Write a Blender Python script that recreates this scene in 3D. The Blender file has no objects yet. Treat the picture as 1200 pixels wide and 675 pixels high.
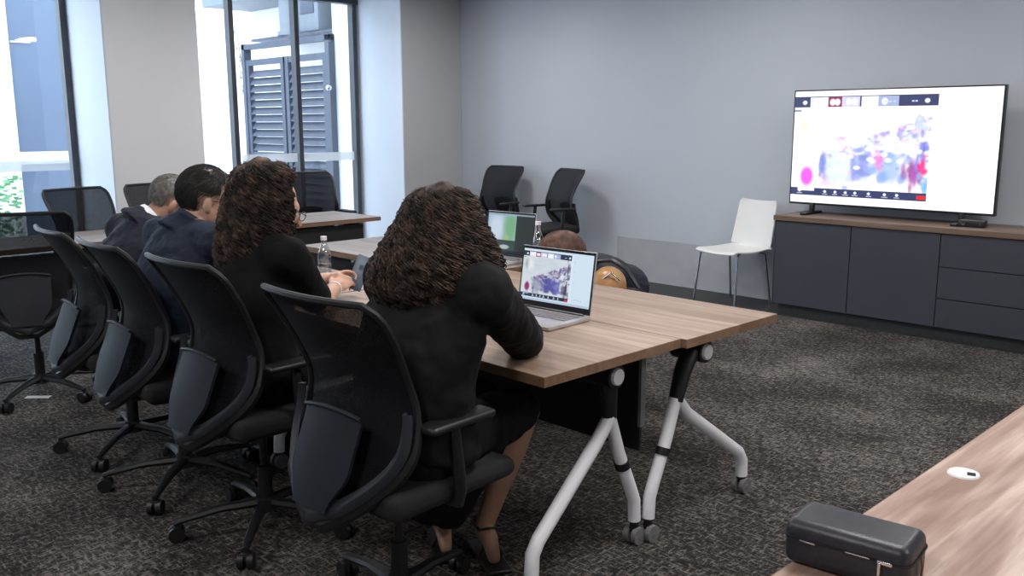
import bpy, bmesh, math, random
import numpy as np
from mathutils import Vector, Matrix, Quaternion
random.seed(7); np.random.seed(7)
R = math.radians
COL = bpy.context.scene.collection
V = Vector
CAM_H = 1.45

# ------------------------------------------------------------------ materials
def mat(name, color, rough=0.5, metal=0.0, noise=None, bump=None, spec=0.5, coat=0.0, alpha=None, trans=0.0):
    m = bpy.data.materials.new(name); m.use_nodes = True
    nt = m.node_tree; b = nt.nodes['Principled BSDF']
    b.inputs['Base Color'].default_value = (*color, 1)
    b.inputs['Roughness'].default_value = rough
    b.inputs['Metallic'].default_value = metal
    b.inputs['Specular IOR Level'].default_value = spec
    b.inputs['Coat Weight'].default_value = coat
    b.inputs['Transmission Weight'].default_value = trans
    tc = nt.nodes.new('ShaderNodeTexCoord')
    if noise:
        sc, c2, lo, hi = noise[:4]
        n = nt.nodes.new('ShaderNodeTexNoise'); n.inputs['Scale'].default_value = sc; n.inputs['Detail'].default_value = 6
        r = nt.nodes.new('ShaderNodeValToRGB')
        r.color_ramp.elements[0].position = lo; r.color_ramp.elements[0].color = (*color, 1)
        r.color_ramp.elements[1].position = hi; r.color_ramp.elements[1].color = (*c2, 1)
        if len(noise) > 4:
            mp = nt.nodes.new('ShaderNodeMapping'); mp.inputs['Scale'].default_value = noise[4]
            nt.links.new(tc.outputs['Object'], mp.inputs[0]); nt.links.new(mp.outputs[0], n.inputs['Vector'])
        else: nt.links.new(tc.outputs['Object'], n.inputs['Vector'])
        nt.links.new(n.outputs['Fac'], r.inputs[0]); nt.links.new(r.outputs[0], b.inputs['Base Color'])
    if bump:
        sc, st, dist = bump[:3]
        n = nt.nodes.new('ShaderNodeTexNoise'); n.inputs['Scale'].default_value = sc; n.inputs['Detail'].default_value = 4
        if len(bump) > 3:
            mp = nt.nodes.new('ShaderNodeMapping'); mp.inputs['Scale'].default_value = bump[3]
            nt.links.new(tc.outputs['Object'], mp.inputs[0]); nt.links.new(mp.outputs[0], n.inputs['Vector'])
        else: nt.links.new(tc.outputs['Object'], n.inputs['Vector'])
        bp = nt.nodes.new('ShaderNodeBump'); bp.inputs['Strength'].default_value = st; bp.inputs['Distance'].default_value = dist
        nt.links.new(n.outputs['Fac'], bp.inputs['Height']); nt.links.new(bp.outputs[0], b.inputs['Normal'])
    return m

def wood_mat(name, cols, axis=0, scale=1.0, rough=0.42):
    """laminate with long grain along local axis"""
    m = bpy.data.materials.new(name); m.use_nodes = True
    nt = m.node_tree; b = nt.nodes['Principled BSDF']; b.inputs['Roughness'].default_value = rough
    b.inputs['Specular IOR Level'].default_value = 0.35
    tc = nt.nodes.new('ShaderNodeTexCoord')
    def nz(sv, detail, dist):
        mp = nt.nodes.new('ShaderNodeMapping'); s = [sv[1]]*3; s[axis] = sv[0]; mp.inputs['Scale'].default_value = s
        n = nt.nodes.new('ShaderNodeTexNoise'); n.inputs['Scale'].default_value = scale; n.inputs['Detail'].default_value = detail
        n.inputs['Distortion'].default_value = dist
        nt.links.new(tc.outputs['Object'], mp.inputs[0]); nt.links.new(mp.outputs[0], n.inputs['Vector']); return n
    a = nz((0.9, 9) if axis == 0 else (1.3, 8), 5, 0.6 if axis == 0 else 1.6); c = nz((2.5, 55), 4, 0.3)
    mx = nt.nodes.new('ShaderNodeMix'); mx.data_type = 'FLOAT'; mx.inputs[0].default_value = 0.4
    nt.links.new(a.outputs['Fac'], mx.inputs[2]); nt.links.new(c.outputs['Fac'], mx.inputs[3])
    r = nt.nodes.new('ShaderNodeValToRGB'); e = r.color_ramp.elements
    e[0].position = 0.34 if axis == 0 else 0.40; e[0].color = (*cols[0], 1); e[1].position = 0.64 if axis == 0 else 0.60; e[1].color = (*cols[2], 1)
    k = e.new(0.5); k.color = (*cols[1], 1)
    nt.links.new(mx.outputs[0], r.inputs[0]); nt.links.new(r.outputs[0], b.inputs['Base Color'])
    return m

def emit_mat(name, color, strength):
    m = bpy.data.materials.new(name); m.use_nodes = True; nt = m.node_tree
    b = nt.nodes['Principled BSDF']; b.inputs['Base Color'].default_value = (0, 0, 0, 1)
    b.inputs['Emission Color'].default_value = (*color, 1); b.inputs['Emission Strength'].default_value = strength
    return m

def screen_mat(name, strength):
    m = bpy.data.materials.new(name); m.use_nodes = True; nt = m.node_tree
    b = nt.nodes['Principled BSDF']; b.inputs['Base Color'].default_value = (0.01, 0.01, 0.01, 1); b.inputs['Roughness'].default_value = 0.35
    a = nt.nodes.new('ShaderNodeVertexColor'); a.layer_name = 'picture'
    nt.links.new(a.outputs['Color'], b.inputs['Emission Color']); b.inputs['Emission Strength'].default_value = strength
    return m

def carpet_mat():
    m = bpy.data.materials.new('carpet'); m.use_nodes = True; nt = m.node_tree
    b = nt.nodes['Principled BSDF']; b.inputs['Roughness'].default_value = 0.95; b.inputs['Specular IOR Level'].default_value = 0.1
    tc = nt.nodes.new('ShaderNodeTexCoord')
    # streaky loop pile running in short dashes, each half metre tile turned
    def layer(scale, rot, det):
        mp = nt.nodes.new('ShaderNodeMapping'); mp.inputs['Scale'].default_value = scale; mp.inputs['Rotation'].default_value = (0, 0, rot)
        n = nt.nodes.new('ShaderNodeTexNoise'); n.inputs['Scale'].default_value = 1; n.inputs['Detail'].default_value = det; n.inputs['Roughness'].default_value = 0.6
        nt.links.new(tc.outputs['Object'], mp.inputs[0]); nt.links.new(mp.outputs[0], n.inputs['Vector']); return n
    a = layer((24, 84, 1), R(0), 3); c = layer((90, 26, 1), R(0), 3); big = layer((1.7, 1.7, 1), 0, 4); fine = layer((190, 190, 1), 0, 2)
    mxx = nt.nodes.new('ShaderNodeMath'); mxx.operation = 'MAXIMUM'
    nt.links.new(a.outputs['Fac'], mxx.inputs[0]); nt.links.new(c.outputs['Fac'], mxx.inputs[1])
    add = nt.nodes.new('ShaderNodeMath'); add.operation = 'MULTIPLY_ADD'; add.inputs[1].default_value = 0.35
    nt.links.new(big.outputs['Fac'], add.inputs[0]); nt.links.new(mxx.outputs[0], add.inputs[2])
    ad2 = nt.nodes.new('ShaderNodeMath'); ad2.operation = 'MULTIPLY_ADD'; ad2.inputs[1].default_value = 0.30
    nt.links.new(fine.outputs['Fac'], ad2.inputs[0]); nt.links.new(add.outputs[0], ad2.inputs[2])
    r = nt.nodes.new('ShaderNodeValToRGB'); e = r.color_ramp.elements
    e[0].position = 0.78; e[0].color = (0.018, 0.018, 0.019, 1); e[1].position = 1.04; e[1].color = (0.195, 0.178, 0.162, 1)
    k = e.new(0.875); k.color = (0.058, 0.053, 0.051, 1)
    nt.links.new(ad2.outputs[0], r.inputs[0]); nt.links.new(r.outputs[0], b.inputs['Base Color'])
    bp = nt.nodes.new('ShaderNodeBump'); bp.inputs['Strength'].default_value = 0.5; bp.inputs['Distance'].default_value = 0.004
    nt.links.new(ad2.outputs[0], bp.inputs['Height']); nt.links.new(bp.outputs[0], b.inputs['Normal'])
    return m

def see_through(name, color, opacity, rough=0.6):
    m = bpy.data.materials.new(name); m.use_nodes = True; nt = m.node_tree
    b = nt.nodes['Principled BSDF']; b.inputs['Base Color'].default_value = (*color, 1); b.inputs['Roughness'].default_value = rough
    b.inputs['Specular IOR Level'].default_value = 0.2
    t = nt.nodes.new('ShaderNodeBsdfTransparent'); mx = nt.nodes.new('ShaderNodeMixShader')
    # woven: opacity slightly varied by a fine weave noise
    tc = nt.nodes.new('ShaderNodeTexCoord'); n = nt.nodes.new('ShaderNodeTexNoise'); n.inputs['Scale'].default_value = 300
    nt.links.new(tc.outputs['Object'], n.inputs['Vector'])
    mr = nt.nodes.new('ShaderNodeMapRange'); mr.inputs[3].default_value = opacity - 0.08; mr.inputs[4].default_value = opacity + 0.08
    nt.links.new(n.outputs['Fac'], mr.inputs[0]); nt.links.new(mr.outputs[0], mx.inputs[0])
    nt.links.new(t.outputs[0], mx.inputs[1]); nt.links.new(b.outputs[0], mx.inputs[2])
    nt.links.new(mx.outputs[0], nt.nodes['Material Output'].inputs[0]); return m

def glass_pane_mat(name, tint, gloss=0.06):
    m = bpy.data.materials.new(name); m.use_nodes = True; nt = m.node_tree; nt.nodes.remove(nt.nodes['Principled BSDF'])
    t = nt.nodes.new('ShaderNodeBsdfTransparent'); t.inputs[0].default_value = (*tint, 1)
    g = nt.nodes.new('ShaderNodeBsdfGlossy'); g.inputs['Roughness'].default_value = 0.02
    mx = nt.nodes.new('ShaderNodeMixShader'); mx.inputs[0].default_value = gloss
    nt.links.new(t.outputs[0], mx.inputs[1]); nt.links.new(g.outputs[0], mx.inputs[2])
    nt.links.new(mx.outputs[0], nt.nodes['Material Output'].inputs[0]); return m

M = {}
M['tvwall'] = mat('wall_paint', (0.46, 0.495, 0.565), 0.75, noise=(1.2, (0.49, 0.525, 0.59), 0.3, 0.7), bump=(240, 0.05, 0.001))
M['wall'] = mat('wall_paint_grey', (0.60, 0.60, 0.61), 0.75, noise=(1.5, (0.62, 0.62, 0.625), 0.3, 0.7), bump=(240, 0.05, 0.001))
M['wall_light'] = mat('column_tone_light', (0.80, 0.81, 0.84), 0.75, noise=(1.5, (0.82, 0.83, 0.86), 0.3, 0.7), bump=(240, 0.05, 0.001))  # paler tone, left column only
M['wall_dark'] = mat('column_tone_dark', (0.44, 0.45, 0.47), 0.75, noise=(1.5, (0.46, 0.47, 0.49), 0.3, 0.7), bump=(240, 0.05, 0.001))  # darker tone, corner column only
M['reveal'] = mat('reveal_daylight', (0.66, 0.71, 0.80), 0.6, noise=(2, (0.69, 0.74, 0.82), 0.3, 0.7))  # bluish window daylight on the reveals, put into the base colour
M['patch'] = mat('wall_grey_band', (0.36, 0.37, 0.405), 0.7, noise=(6, (0.40, 0.41, 0.44), 0.35, 0.65))  # greyer tone for a low band on the back wall
M['ceiling'] = mat('ceiling_paint', (0.75, 0.75, 0.75), 0.8)
M['carpet'] = carpet_mat()
M['border'] = mat('dark_border', (0.030, 0.032, 0.034), 0.6, noise=(30, (0.042, 0.045, 0.046), 0.3, 0.7))
M['frame'] = mat('dark_window_frame', (0.035, 0.04, 0.055), 0.4, noise=(4, (0.05, 0.055, 0.07), 0.3, 0.7))
M['glass'] = glass_pane_mat('window_glass', (0.93, 0.97, 1.0))
M['frost'] = see_through('frosted_film', (0.9, 0.95, 1.0), 0.55)
M['wood'] = wood_mat('oak_laminate', [(0.22, 0.145, 0.105), (0.33, 0.235, 0.18), (0.45, 0.345, 0.275)])
M['woodg'] = wood_mat('grey_oak_laminate', [(0.20, 0.17, 0.155), (0.28, 0.245, 0.225), (0.36, 0.32, 0.30)])
M['woodfg'] = wood_mat('pink_oak_laminate', [(0.26, 0.16, 0.125), (0.38, 0.265, 0.22), (0.56, 0.44, 0.38)], axis=1, scale=0.8)
M['edge'] = wood_mat('laminate_edge', [(0.16, 0.09, 0.05), (0.22, 0.13, 0.085), (0.27, 0.17, 0.11)], rough=0.5)
M['cabtop'] = wood_mat('walnut_laminate', [(0.13, 0.085, 0.06), (0.17, 0.12, 0.09), (0.22, 0.155, 0.12)])
M['cab'] = mat('charcoal_laminate', (0.040, 0.043, 0.058), 0.5, noise=(3, (0.045, 0.048, 0.064), 0.3, 0.7))
M['gap'] = mat('shadow_gap', (0.008, 0.008, 0.009), 0.8)
M['black'] = mat('black_plastic', (0.008, 0.008, 0.010), 0.45, noise=(25, (0.012, 0.012, 0.014), 0.3, 0.7))
M['greyplastic'] = mat('grey_plastic', (0.019, 0.021, 0.028), 0.5, noise=(25, (0.024, 0.026, 0.034), 0.3, 0.7), spec=0.3)
M['pad'] = mat('lumbar_plastic', (0.012, 0.0135, 0.021), 0.6, noise=(15, (0.015, 0.017, 0.026), 0.3, 0.7), spec=0.22)
M['mesh'] = see_through('mesh_fabric', (0.006, 0.0065, 0.009), 0.93, 0.8)
M['seat'] = mat('seat_fabric', (0.009, 0.009, 0.011), 0.9, bump=(400, 0.4, 0.001), noise=(60, (0.013, 0.013, 0.016), 0.3, 0.7))
M['white'] = mat('white_powder_coat', (0.84, 0.85, 0.90), 0.35, noise=(5, (0.87, 0.88, 0.92), 0.3, 0.7))
M['chrome'] = mat('chrome', (0.62, 0.63, 0.66), 0.18, 1.0, noise=(10, (0.7, 0.7, 0.72), 0.3, 0.7))
M['castor'] = mat('grey_castor', (0.16, 0.16, 0.17), 0.5, noise=(30, (0.2, 0.2, 0.2), 0.3, 0.7))
M['panel'] = mat('black_panel', (0.006, 0.006, 0.007), 0.7, noise=(10, (0.009, 0.009, 0.01), 0.3, 0.7))
M['shell'] = mat('white_shell', (0.72, 0.72, 0.72), 0.4, noise=(4, (0.76, 0.75, 0.73), 0.3, 0.7))
M['alu'] = mat('silver_aluminium', (0.58, 0.57, 0.58), 0.35, 0.6, noise=(20, (0.64, 0.63, 0.64), 0.3, 0.7))
M['key'] = mat('grey_keys', (0.22, 0.21, 0.22), 0.5, noise=(30, (0.26, 0.25, 0.26), 0.3, 0.7))
M['bezel'] = mat('bezel', (0.012, 0.013, 0.018), 0.3)
M['leather'] = mat('black_leather', (0.016, 0.017, 0.024), 0.40, noise=(70, (0.024, 0.026, 0.036), 0.35, 0.7), bump=(260, 0.35, 0.001))
M['bottle'] = glass_pane_mat('clear_plastic', (0.86, 0.89, 0.92), 0.28)
M['water'] = glass_pane_mat('water', (0.85, 0.92, 0.96), 0.1)
M['cap'] = mat('white_cap', (0.85, 0.85, 0.87), 0.4)
M['paper'] = mat('white_paper', (0.8, 0.8, 0.8), 0.7)
M['phone'] = mat('blue_grey_phone', (0.085, 0.125, 0.19), 0.35, noise=(8, (0.10, 0.145, 0.21), 0.3, 0.7))
M['skin'] = mat('skin_light', (0.56, 0.33, 0.24), 0.5, noise=(14, (0.62, 0.37, 0.28), 0.3, 0.7), bump=(150, 0.1, 0.001))
M['skin2'] = mat('skin_tan', (0.43, 0.24, 0.165), 0.5, noise=(14, (0.49, 0.28, 0.20), 0.3, 0.7), bump=(150, 0.1, 0.001))
M['skin3'] = mat('skin_leg', (0.33, 0.185, 0.125), 0.5, noise=(14, (0.38, 0.215, 0.15), 0.3, 0.7), bump=(150, 0.1, 0.001))
M['blackcloth'] = mat('black_cloth', (0.008, 0.0085, 0.010), 0.85, noise=(9, (0.0115, 0.012, 0.0135), 0.3, 0.7), bump=(6, 0.3, 0.02), spec=0.2)
M['blackdress'] = mat('black_dress', (0.004, 0.004, 0.005), 0.9, noise=(9, (0.006, 0.006, 0.007), 0.3, 0.7), bump=(10, 0.5, 0.02), spec=0.2)
M['navy'] = mat('navy_suit', (0.011, 0.017, 0.036), 0.75, noise=(11, (0.015, 0.023, 0.046), 0.3, 0.7), bump=(10, 0.7, 0.02, (1, 1, 1.6)), spec=0.3)
M['navy2'] = mat('dark_navy_suit', (0.011, 0.012, 0.024), 0.75, noise=(11, (0.015, 0.016, 0.030), 0.3, 0.7), bump=(10, 0.7, 0.02, (1, 1, 1.6)), spec=0.3)
M['shirt'] = mat('white_shirt', (0.75, 0.76, 0.8), 0.7)
M['blueshirt'] = mat('blue_shirt', (0.02, 0.03, 0.05), 0.7)
M['hair_dark'] = mat('dark_hair', (0.010, 0.009, 0.009), 0.45, noise=(60, (0.03, 0.028, 0.028), 0.35, 0.75))
M['hair_grey'] = mat('grey_hair', (0.10, 0.095, 0.09), 0.5, noise=(60, (0.24, 0.23, 0.22), 0.35, 0.7))
M['curl1'] = mat('dark_brown_curls', (0.012, 0.007, 0.006), 0.72, noise=(30, (0.12, 0.070, 0.050), 0.42, 0.72))
M['curl2'] = mat('brown_curls', (0.012, 0.007, 0.006), 0.72, noise=(26, (0.14, 0.082, 0.058), 0.42, 0.72))
M['auburn'] = mat('auburn_hair', (0.040, 0.014, 0.007), 0.5, noise=(35, (0.15, 0.058, 0.030), 0.35, 0.7))
M['tan'] = mat('tan_leather', (0.50, 0.24, 0.09), 0.3, noise=(12, (0.70, 0.42, 0.2), 0.35, 0.65))
M['brownl'] = mat('brown_leather', (0.10, 0.028, 0.012), 0.4, noise=(12, (0.15, 0.05, 0.02), 0.3, 0.7))
M['eye'] = mat('eye', (0.7, 0.7, 0.68), 0.2)
M['ext_white'] = mat('render_white', (0.90, 0.90, 0.90), 0.8, noise=(1.2, (0.84, 0.85, 0.86), 0.45, 0.75))
M['ext_blue'] = mat('blue_cladding', (0.115, 0.15, 0.225), 0.5, noise=(1.5, (0.135, 0.175, 0.25), 0.3, 0.7))
M['louvre'] = mat('louvre_paint', (0.055, 0.068, 0.105), 0.5, noise=(5, (0.07, 0.085, 0.125), 0.3, 0.7))
M['duct'] = mat('duct_metal', (0.17, 0.19, 0.225), 0.5, noise=(3, (0.21, 0.235, 0.27), 0.3, 0.7))
M['ext_floor'] = mat('paving', (0.65, 0.65, 0.66), 0.8, noise=(3, (0.72, 0.72, 0.72), 0.3, 0.7))
M['leaf'] = mat('leaf_green', (0.10, 0.28, 0.12), 0.6, noise=(20, (0.2, 0.42, 0.2), 0.3, 0.7))
M['bark'] = mat('bark', (0.22, 0.2, 0.18), 0.8)
M['lamp'] = emit_mat('lamp_diffuser', (1, 0.98, 0.96), 4.0)

# ------------------------------------------------------------------ mesh helpers
class MB:
    """collects shapes into one mesh"""
    def __init__(s): s.bm = bmesh.new()
    def box(s, c, size, rot=None, bevel=0.0, seg=2):
        r = bmesh.ops.create_cube(s.bm, size=1)
        vs = r['verts']
        bmesh.ops.scale(s.bm, vec=V(size), verts=vs)
        if bevel:
            es = list({e for v in vs for e in v.link_edges})
            rr = bmesh.ops.bevel(s.bm, geom=es, offset=bevel, segments=seg, affect='EDGES', profile=0.5)
            vs = list({v for f in rr['faces'] for v in f.verts} | {v for v in vs if v.is_valid})
        mt = Matrix.Translation(V(c))
        if rot is not None: mt = mt @ (rot.to_4x4() if isinstance(rot, Matrix) else Matrix.Rotation(rot, 4, 'Z'))
        bmesh.ops.transform(s.bm, matrix=mt, verts=vs); return s
    def bb(s, a, b, bevel=0.0):
        a, b = V(a), V(b); return s.box((a+b)/2, (abs(b.x-a.x), abs(b.y-a.y), abs(b.z-a.z)), bevel=bevel)
    def cyl(s, p0, p1, r0, r1=None, n=16, caps=True):
        if r1 is None: r1 = r0
        p0, p1 = V(p0), V(p1); d = p1-p0; q = d.to_track_quat('Z', 'Y').to_matrix().to_4x4()
        m = Matrix.Translation((p0+p1)/2) @ q
        bmesh.ops.create_cone(s.bm, cap_ends=caps, segments=n, radius1=r0, radius2=r1, depth=d.length, matrix=m); return s
    def sph(s, c, r, rot=None, u=16, v=10):
        if not hasattr(r, '__len__'): r = (r, r, r)
        m = Matrix.Translation(V(c))
        if rot is not None: m = m @ rot.to_4x4()
        m = m @ Matrix.Diagonal((*r, 1))
        bmesh.ops.create_uvsphere(s.bm, u_segments=u, v_segments=v, radius=1, matrix=m); return s
    def cap(s, p0, p1, r0, r1=None, n=14):
        if r1 is None: r1 = r0
        s.cyl(p0, p1, r0, r1, n); s.sph(p0, r0, u=n, v=8); s.sph(p1, r1, u=n, v=8); return s
    def chain(s, pts, rs, n=14):
        for i in range(len(pts)-1): s.cap(pts[i], pts[i+1], rs[i], rs[i+1], n)
        return s
    def tube(s, pts, r, n=8, closed=False, flat=1.0, upv=None):
        """sweep; r scalar or list"""
        pts = [V(p) for p in pts]; N = len(pts); rings = []
        prev = None
        for i, p in enumerate(pts):
            if closed: t = pts[(i+1) % N]-pts[i-1]
            else: t = pts[min(i+1, N-1)]-pts[max(i-1, 0)]
            t.normalize()
            if prev is None:
                a = V(upv) if upv else (V((0, 0, 1)) if abs(t.z) < 0.9 else V((1, 0, 0)))
            else: a = prev
            b = t.cross(a).normalized(); a = b.cross(t).normalized(); prev = a
            rr = r[i] if hasattr(r, '__len__') else r
            rings.append([s.bm.verts.new(p+(a*math.cos(k*2*math.pi/n)*rr*flat+b*math.sin(k*2*math.pi/n)*rr)) for k in range(n)])
        for i in range(N if closed else N-1):
            A, B = rings[i], rings[(i+1) % N]
            for k in range(n): s.bm.faces.new((A[k], A[(k+1) % n], B[(k+1) % n], B[k]))
        if not closed:
            s.bm.faces.new(rings[0][::-1]); s.bm.faces.new(rings[-1])
        return s
    def grid(s, f, nu, nv, thick=None):
        vs = [[s.bm.verts.new(V(f(i/nu, j/nv))) for i in range(nu+1)] for j in range(nv+1)]
        fs = [s.bm.faces.new((vs[j][i], vs[j][i+1], vs[j+1][i+1], vs[j+1][i])) for j in range(nv) for i in range(nu)]
        if thick:
            bmesh.ops.recalc_face_normals(s.bm, faces=fs)
            bmesh.ops.solidify(s.bm, geom=fs, thickness=thick)
        return s
    def prism(s, pts, z0, z1):
        a = [s.bm.verts.new((p[0], p[1], z0)) for p in pts]; b = [s.bm.verts.new((p[0], p[1], z1)) for p in pts]
        n = len(pts); s.bm.faces.new(a[::-1]); s.bm.faces.new(b)
        for i in range(n): s.bm.faces.new((a[i], a[(i+1) % n], b[(i+1) % n], b[i]))
        return s
    def build(s, name, material, parent=None, smooth=True, loc=None, rotz=None, subsurf=0, voxel=0, smooth_it=5, disp=None):
        me = bpy.data.meshes.new(name)
        bmesh.ops.recalc_face_normals(s.bm, faces=s.bm.faces[:])
        s.bm.to_mesh(me); s.bm.free()
        o = bpy.data.objects.new(name, me); COL.objects.link(o)
        if voxel or subsurf:
            if voxel:
                m = o.modifiers.new('r', 'REMESH'); m.mode = 'VOXEL'; m.voxel_size = voxel; m.use_smooth_shade = True
                m = o.modifiers.new('s', 'SMOOTH'); m.iterations = smooth_it; m.factor = 0.6
                if disp:
                    t = bpy.data.textures.new('d', 'CLOUDS'); t.noise_scale = disp[0]; t.noise_depth = 2
                    m = o.modifiers.new('d', 'DISPLACE'); m.texture = t; m.strength = disp[1]; m.mid_level = 0.5
            if subsurf:
                m = o.modifiers.new('ss', 'SUBSURF'); m.levels = subsurf
            dg = bpy.context.evaluated_depsgraph_get(); dg.update()
            me2 = bpy.data.meshes.new_from_object(o.evaluated_get(dg)); me2.name = name
            o.modifiers.clear(); o.data = me2; bpy.data.meshes.remove(me); me = me2
        me.materials.clear(); me.materials.append(material)
        if smooth:
            for p in me.polygons: p.use_smooth = True
            try: me.set_sharp_from_angle(angle=R(40))
            except Exception: pass
        if loc is not None: o.location = loc
        if rotz is not None: o.rotation_euler = (0, 0, rotz)
        if parent is not None: o.parent = parent
        return o

def tag(o, label=None, cat=None, group=None, kind=None):
    if label: o['label'] = label
    if cat: o['category'] = cat
    if group: o['group'] = group
    if kind: o['kind'] = kind
    return o
def thing(name, loc, rotz, label, cat, group=None):
    o = bpy.data.objects.new(name, None); COL.objects.link(o); o.location = loc; o.rotation_euler = (0, 0, rotz)
    o.empty_display_size = 0.1
    return tag(o, label, cat, group)
def struct(o): o['kind'] = 'structure'; return o
CH = {}
def dup(root, loc, rotz, label, group=None):
    r = root.copy(); COL.objects.link(r); r.location = loc; r.rotation_euler = (0, 0, rotz); r['label'] = label
    if group: r['group'] = group
    for ch in root.children:
        c = ch.copy(); COL.objects.link(c); c.parent = r
        for g in ch.children:
            d = g.copy(); COL.objects.link(d); d.parent = c
    return r

# ------------------------------------------------------------------ room shell
WY = 6.65      # screen wall
WX = -7.56     # inner face of the columns
GX = -8.35     # glazing line
CZ = 2.80
struct(MB().bb((-8.55, -3.0, -0.1), (2.4, WY+0.2, 0.0)).build('floor', M['carpet'], smooth=False))
struct(MB().bb((WX-0.05, 6.19, 0.0), (2.4, WY, 0.006)).build('trim_1', M['border'], smooth=False))
struct(MB().bb((-8.55, -3.0, CZ), (2.4, WY+0.2, CZ+0.15)).build('ceiling', M['ceiling'], smooth=False))
struct(MB().bb((GX-0.2, WY, 0), (2.4, WY+0.2, CZ)).build('wall_back', M['tvwall'], smooth=False))
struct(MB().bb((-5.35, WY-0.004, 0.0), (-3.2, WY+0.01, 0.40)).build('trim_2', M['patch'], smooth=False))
struct(MB().bb((2.2, -3.0, 0), (2.4, WY, CZ)).build('wall_right', M['wall'], smooth=False))
struct(MB().bb((-8.7, -3.2, 0), (2.4, -3.0, CZ)).build('wall_front', M['wall'], smooth=False))
# window wall: columns, with daylight painted bluish onto their reveals
def column(name, y0, y1, m):
    o = struct(MB().bb((GX-0.15, y0+0.004, 0), (WX, y1-0.004, CZ)).build(name, m, smooth=False))
    return o
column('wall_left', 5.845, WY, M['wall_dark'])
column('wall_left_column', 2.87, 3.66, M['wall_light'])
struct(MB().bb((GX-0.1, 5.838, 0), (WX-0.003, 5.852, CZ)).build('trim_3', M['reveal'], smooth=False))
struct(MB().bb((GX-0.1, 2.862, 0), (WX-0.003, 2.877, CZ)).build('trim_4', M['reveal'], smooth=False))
struct(MB().bb((GX-0.15, -3.0, 0), (WX, -1.6, CZ)).build('wall_left_end', M['wall'], smooth=False))

def window(n, y0, y1, mulls, band):
    fr = MB()
    fr.bb((GX-0.06, y0, 0.0), (GX+0.06, y1, 0.10)); fr.bb((GX-0.06, y0, CZ-0.10), (GX+0.06, y1, CZ))
    for m in mulls: fr.bb((GX-0.045, m-0.024, 0.08), (GX+0.045, m+0.024, CZ-0.08))
    w = struct(fr.build('window_%d' % n, M['frame'], smooth=False))
    pl = struct(MB().bb((GX-0.006, y0, 0.08), (GX+0.006, y1, CZ-0.08)).build('glass_pane', M['glass'], w, smooth=False))
    fb = MB()
    for a, b in band: fb.bb((GX+0.008, a, 1.06), (GX+0.010, b, 1.15))
    struct(fb.build('frosted_band', M['frost'], w, smooth=False))
    return w
window(1, 3.66, 5.845, [4.368, 5.085, 5.795], [(4.43, 5.05), (5.12, 5.76)])
window(2, -1.6, 2.87, [-1.56, -0.1, 1.385, 2.83], [(-1.5, -0.15), (-0.05, 1.34), (1.43, 2.79)])

# ------------------------------------------------------------------ outside
struct(MB().bb((-24, -8, -0.25), (GX-0.2, 14, -0.15)).build('ground', M['ext_floor'], smooth=False))
w = MB().bb((-19.0, 6.9, -0.2), (-8.75, 7.2, 6.0)).build('courtyard_wall', M['ext_white'], smooth=False)
tag(w, 'bright white rendered wall outside behind the louvred gate', 'wall')
w = MB().bb((-17.3, -6, -0.2), (-17.0, 6.9, 6.0)).build('boundary_wall', M['ext_white'], smooth=False)
tag(w, 'white outdoor wall far beyond the left hand window', 'wall')
w = MB().bb((-8.93, 5.93, -0.2), (-8.62, 6.88, 3.2)).build('outdoor_pier', M['ext_white'], smooth=False)
tag(w, 'pale outdoor pier at the right end of the louvred gate', 'pier')
# louvred gate
g = thing('louvred_gate', (-9.9, 5.9, -0.15), 0, 'grey blue louvred metal double gate seen through the right window', 'gate')
def leaf(x0, x1, name):
    f = MB(); z0, z1 = 0.08, 2.40
    for x in (x0, x1-0.07): f.bb((x, -0.035, z0), (x+0.07, 0.035, z1))
    for z in (z0, 1.18, z1-0.07): f.bb((x0, -0.03, z), (x1, 0.03, z+0.07))
    o = f.build(name, M['louvre'], g, smooth=False)
    s = MB(); z = z0+0.12
    while z < z1-0.12:
        if not 1.13 < z < 1.28: s.box(((x0+x1)/2, 0, z), (x1-x0-0.14, 0.010, 0.098), rot=Matrix.Rotation(R(-34), 3, 'X'))
        z += 0.092
    s.build('louvre_slats', M['louvre'], o, smooth=False)
leaf(-0.93, -0.02, 'gate_leaf'); leaf(0.02, 0.91, 'gate_leaf')
f = MB(); f.bb((-1.0, -0.05, 0), (-0.93, 0.05, 2.6)); f.bb((0.92, -0.05, 0), (1.0, 0.05, 2.6)); f.bb((-1.0, -0.05, 2.53), (1.0, 0.05, 2.59))
f.build('gate_frame', M['louvre'], g, smooth=False)
f = MB(); f.sph((1.02, -0.08, 2.0), 0.035); f.cyl((0.97, -0.04, 2.0), (1.02, -0.08, 2.0), 0.012); f.build('hinge_knob', M['chrome'], g)
# ducts above
d = thing('outdoor_duct', (-10.50, 6.45, 2.56), 0, 'pale rounded metal duct pipe above the gate, left of the grey box', 'duct')
MB().cyl((0, 0, -0.0), (0, 0, 0.50), 0.23, n=32).build('duct_pipe', M['duct'], d)
MB().cyl((0, 0, 0.0), (0, 0, 0.05), 0.26, n=32).build('collar', M['duct'], d)
d = thing('ventilation_box', (-9.93, 6.45, 2.56), 0, 'grey ventilation box on the shelf above the right gate leaf', 'box')
MB().box((0, 0, 0.24), (0.46, 0.42, 0.48), bevel=0.05).build('housing', M['duct'], d)
MB().box((0, -0.215, 0.32), (0.3, 0.012, 0.20), bevel=0.004).build('grille', M['louvre'], d)
w = MB().bb((-11.3, 6.22, 2.53), (-9.3, 6.89, 2.56)).build('equipment_shelf', M['louvre'], smooth=False)
tag(w, 'thin grey shelf fixed to the courtyard wall above the gate', 'shelf')
w = MB().bb((-12.5, 6.15, 3.07), (-8.95, 6.89, 3.2)).build('canopy_beam', M['duct'], smooth=False)
tag(w, 'grey overhead beam outside at the top of the right window', 'beam')
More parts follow.
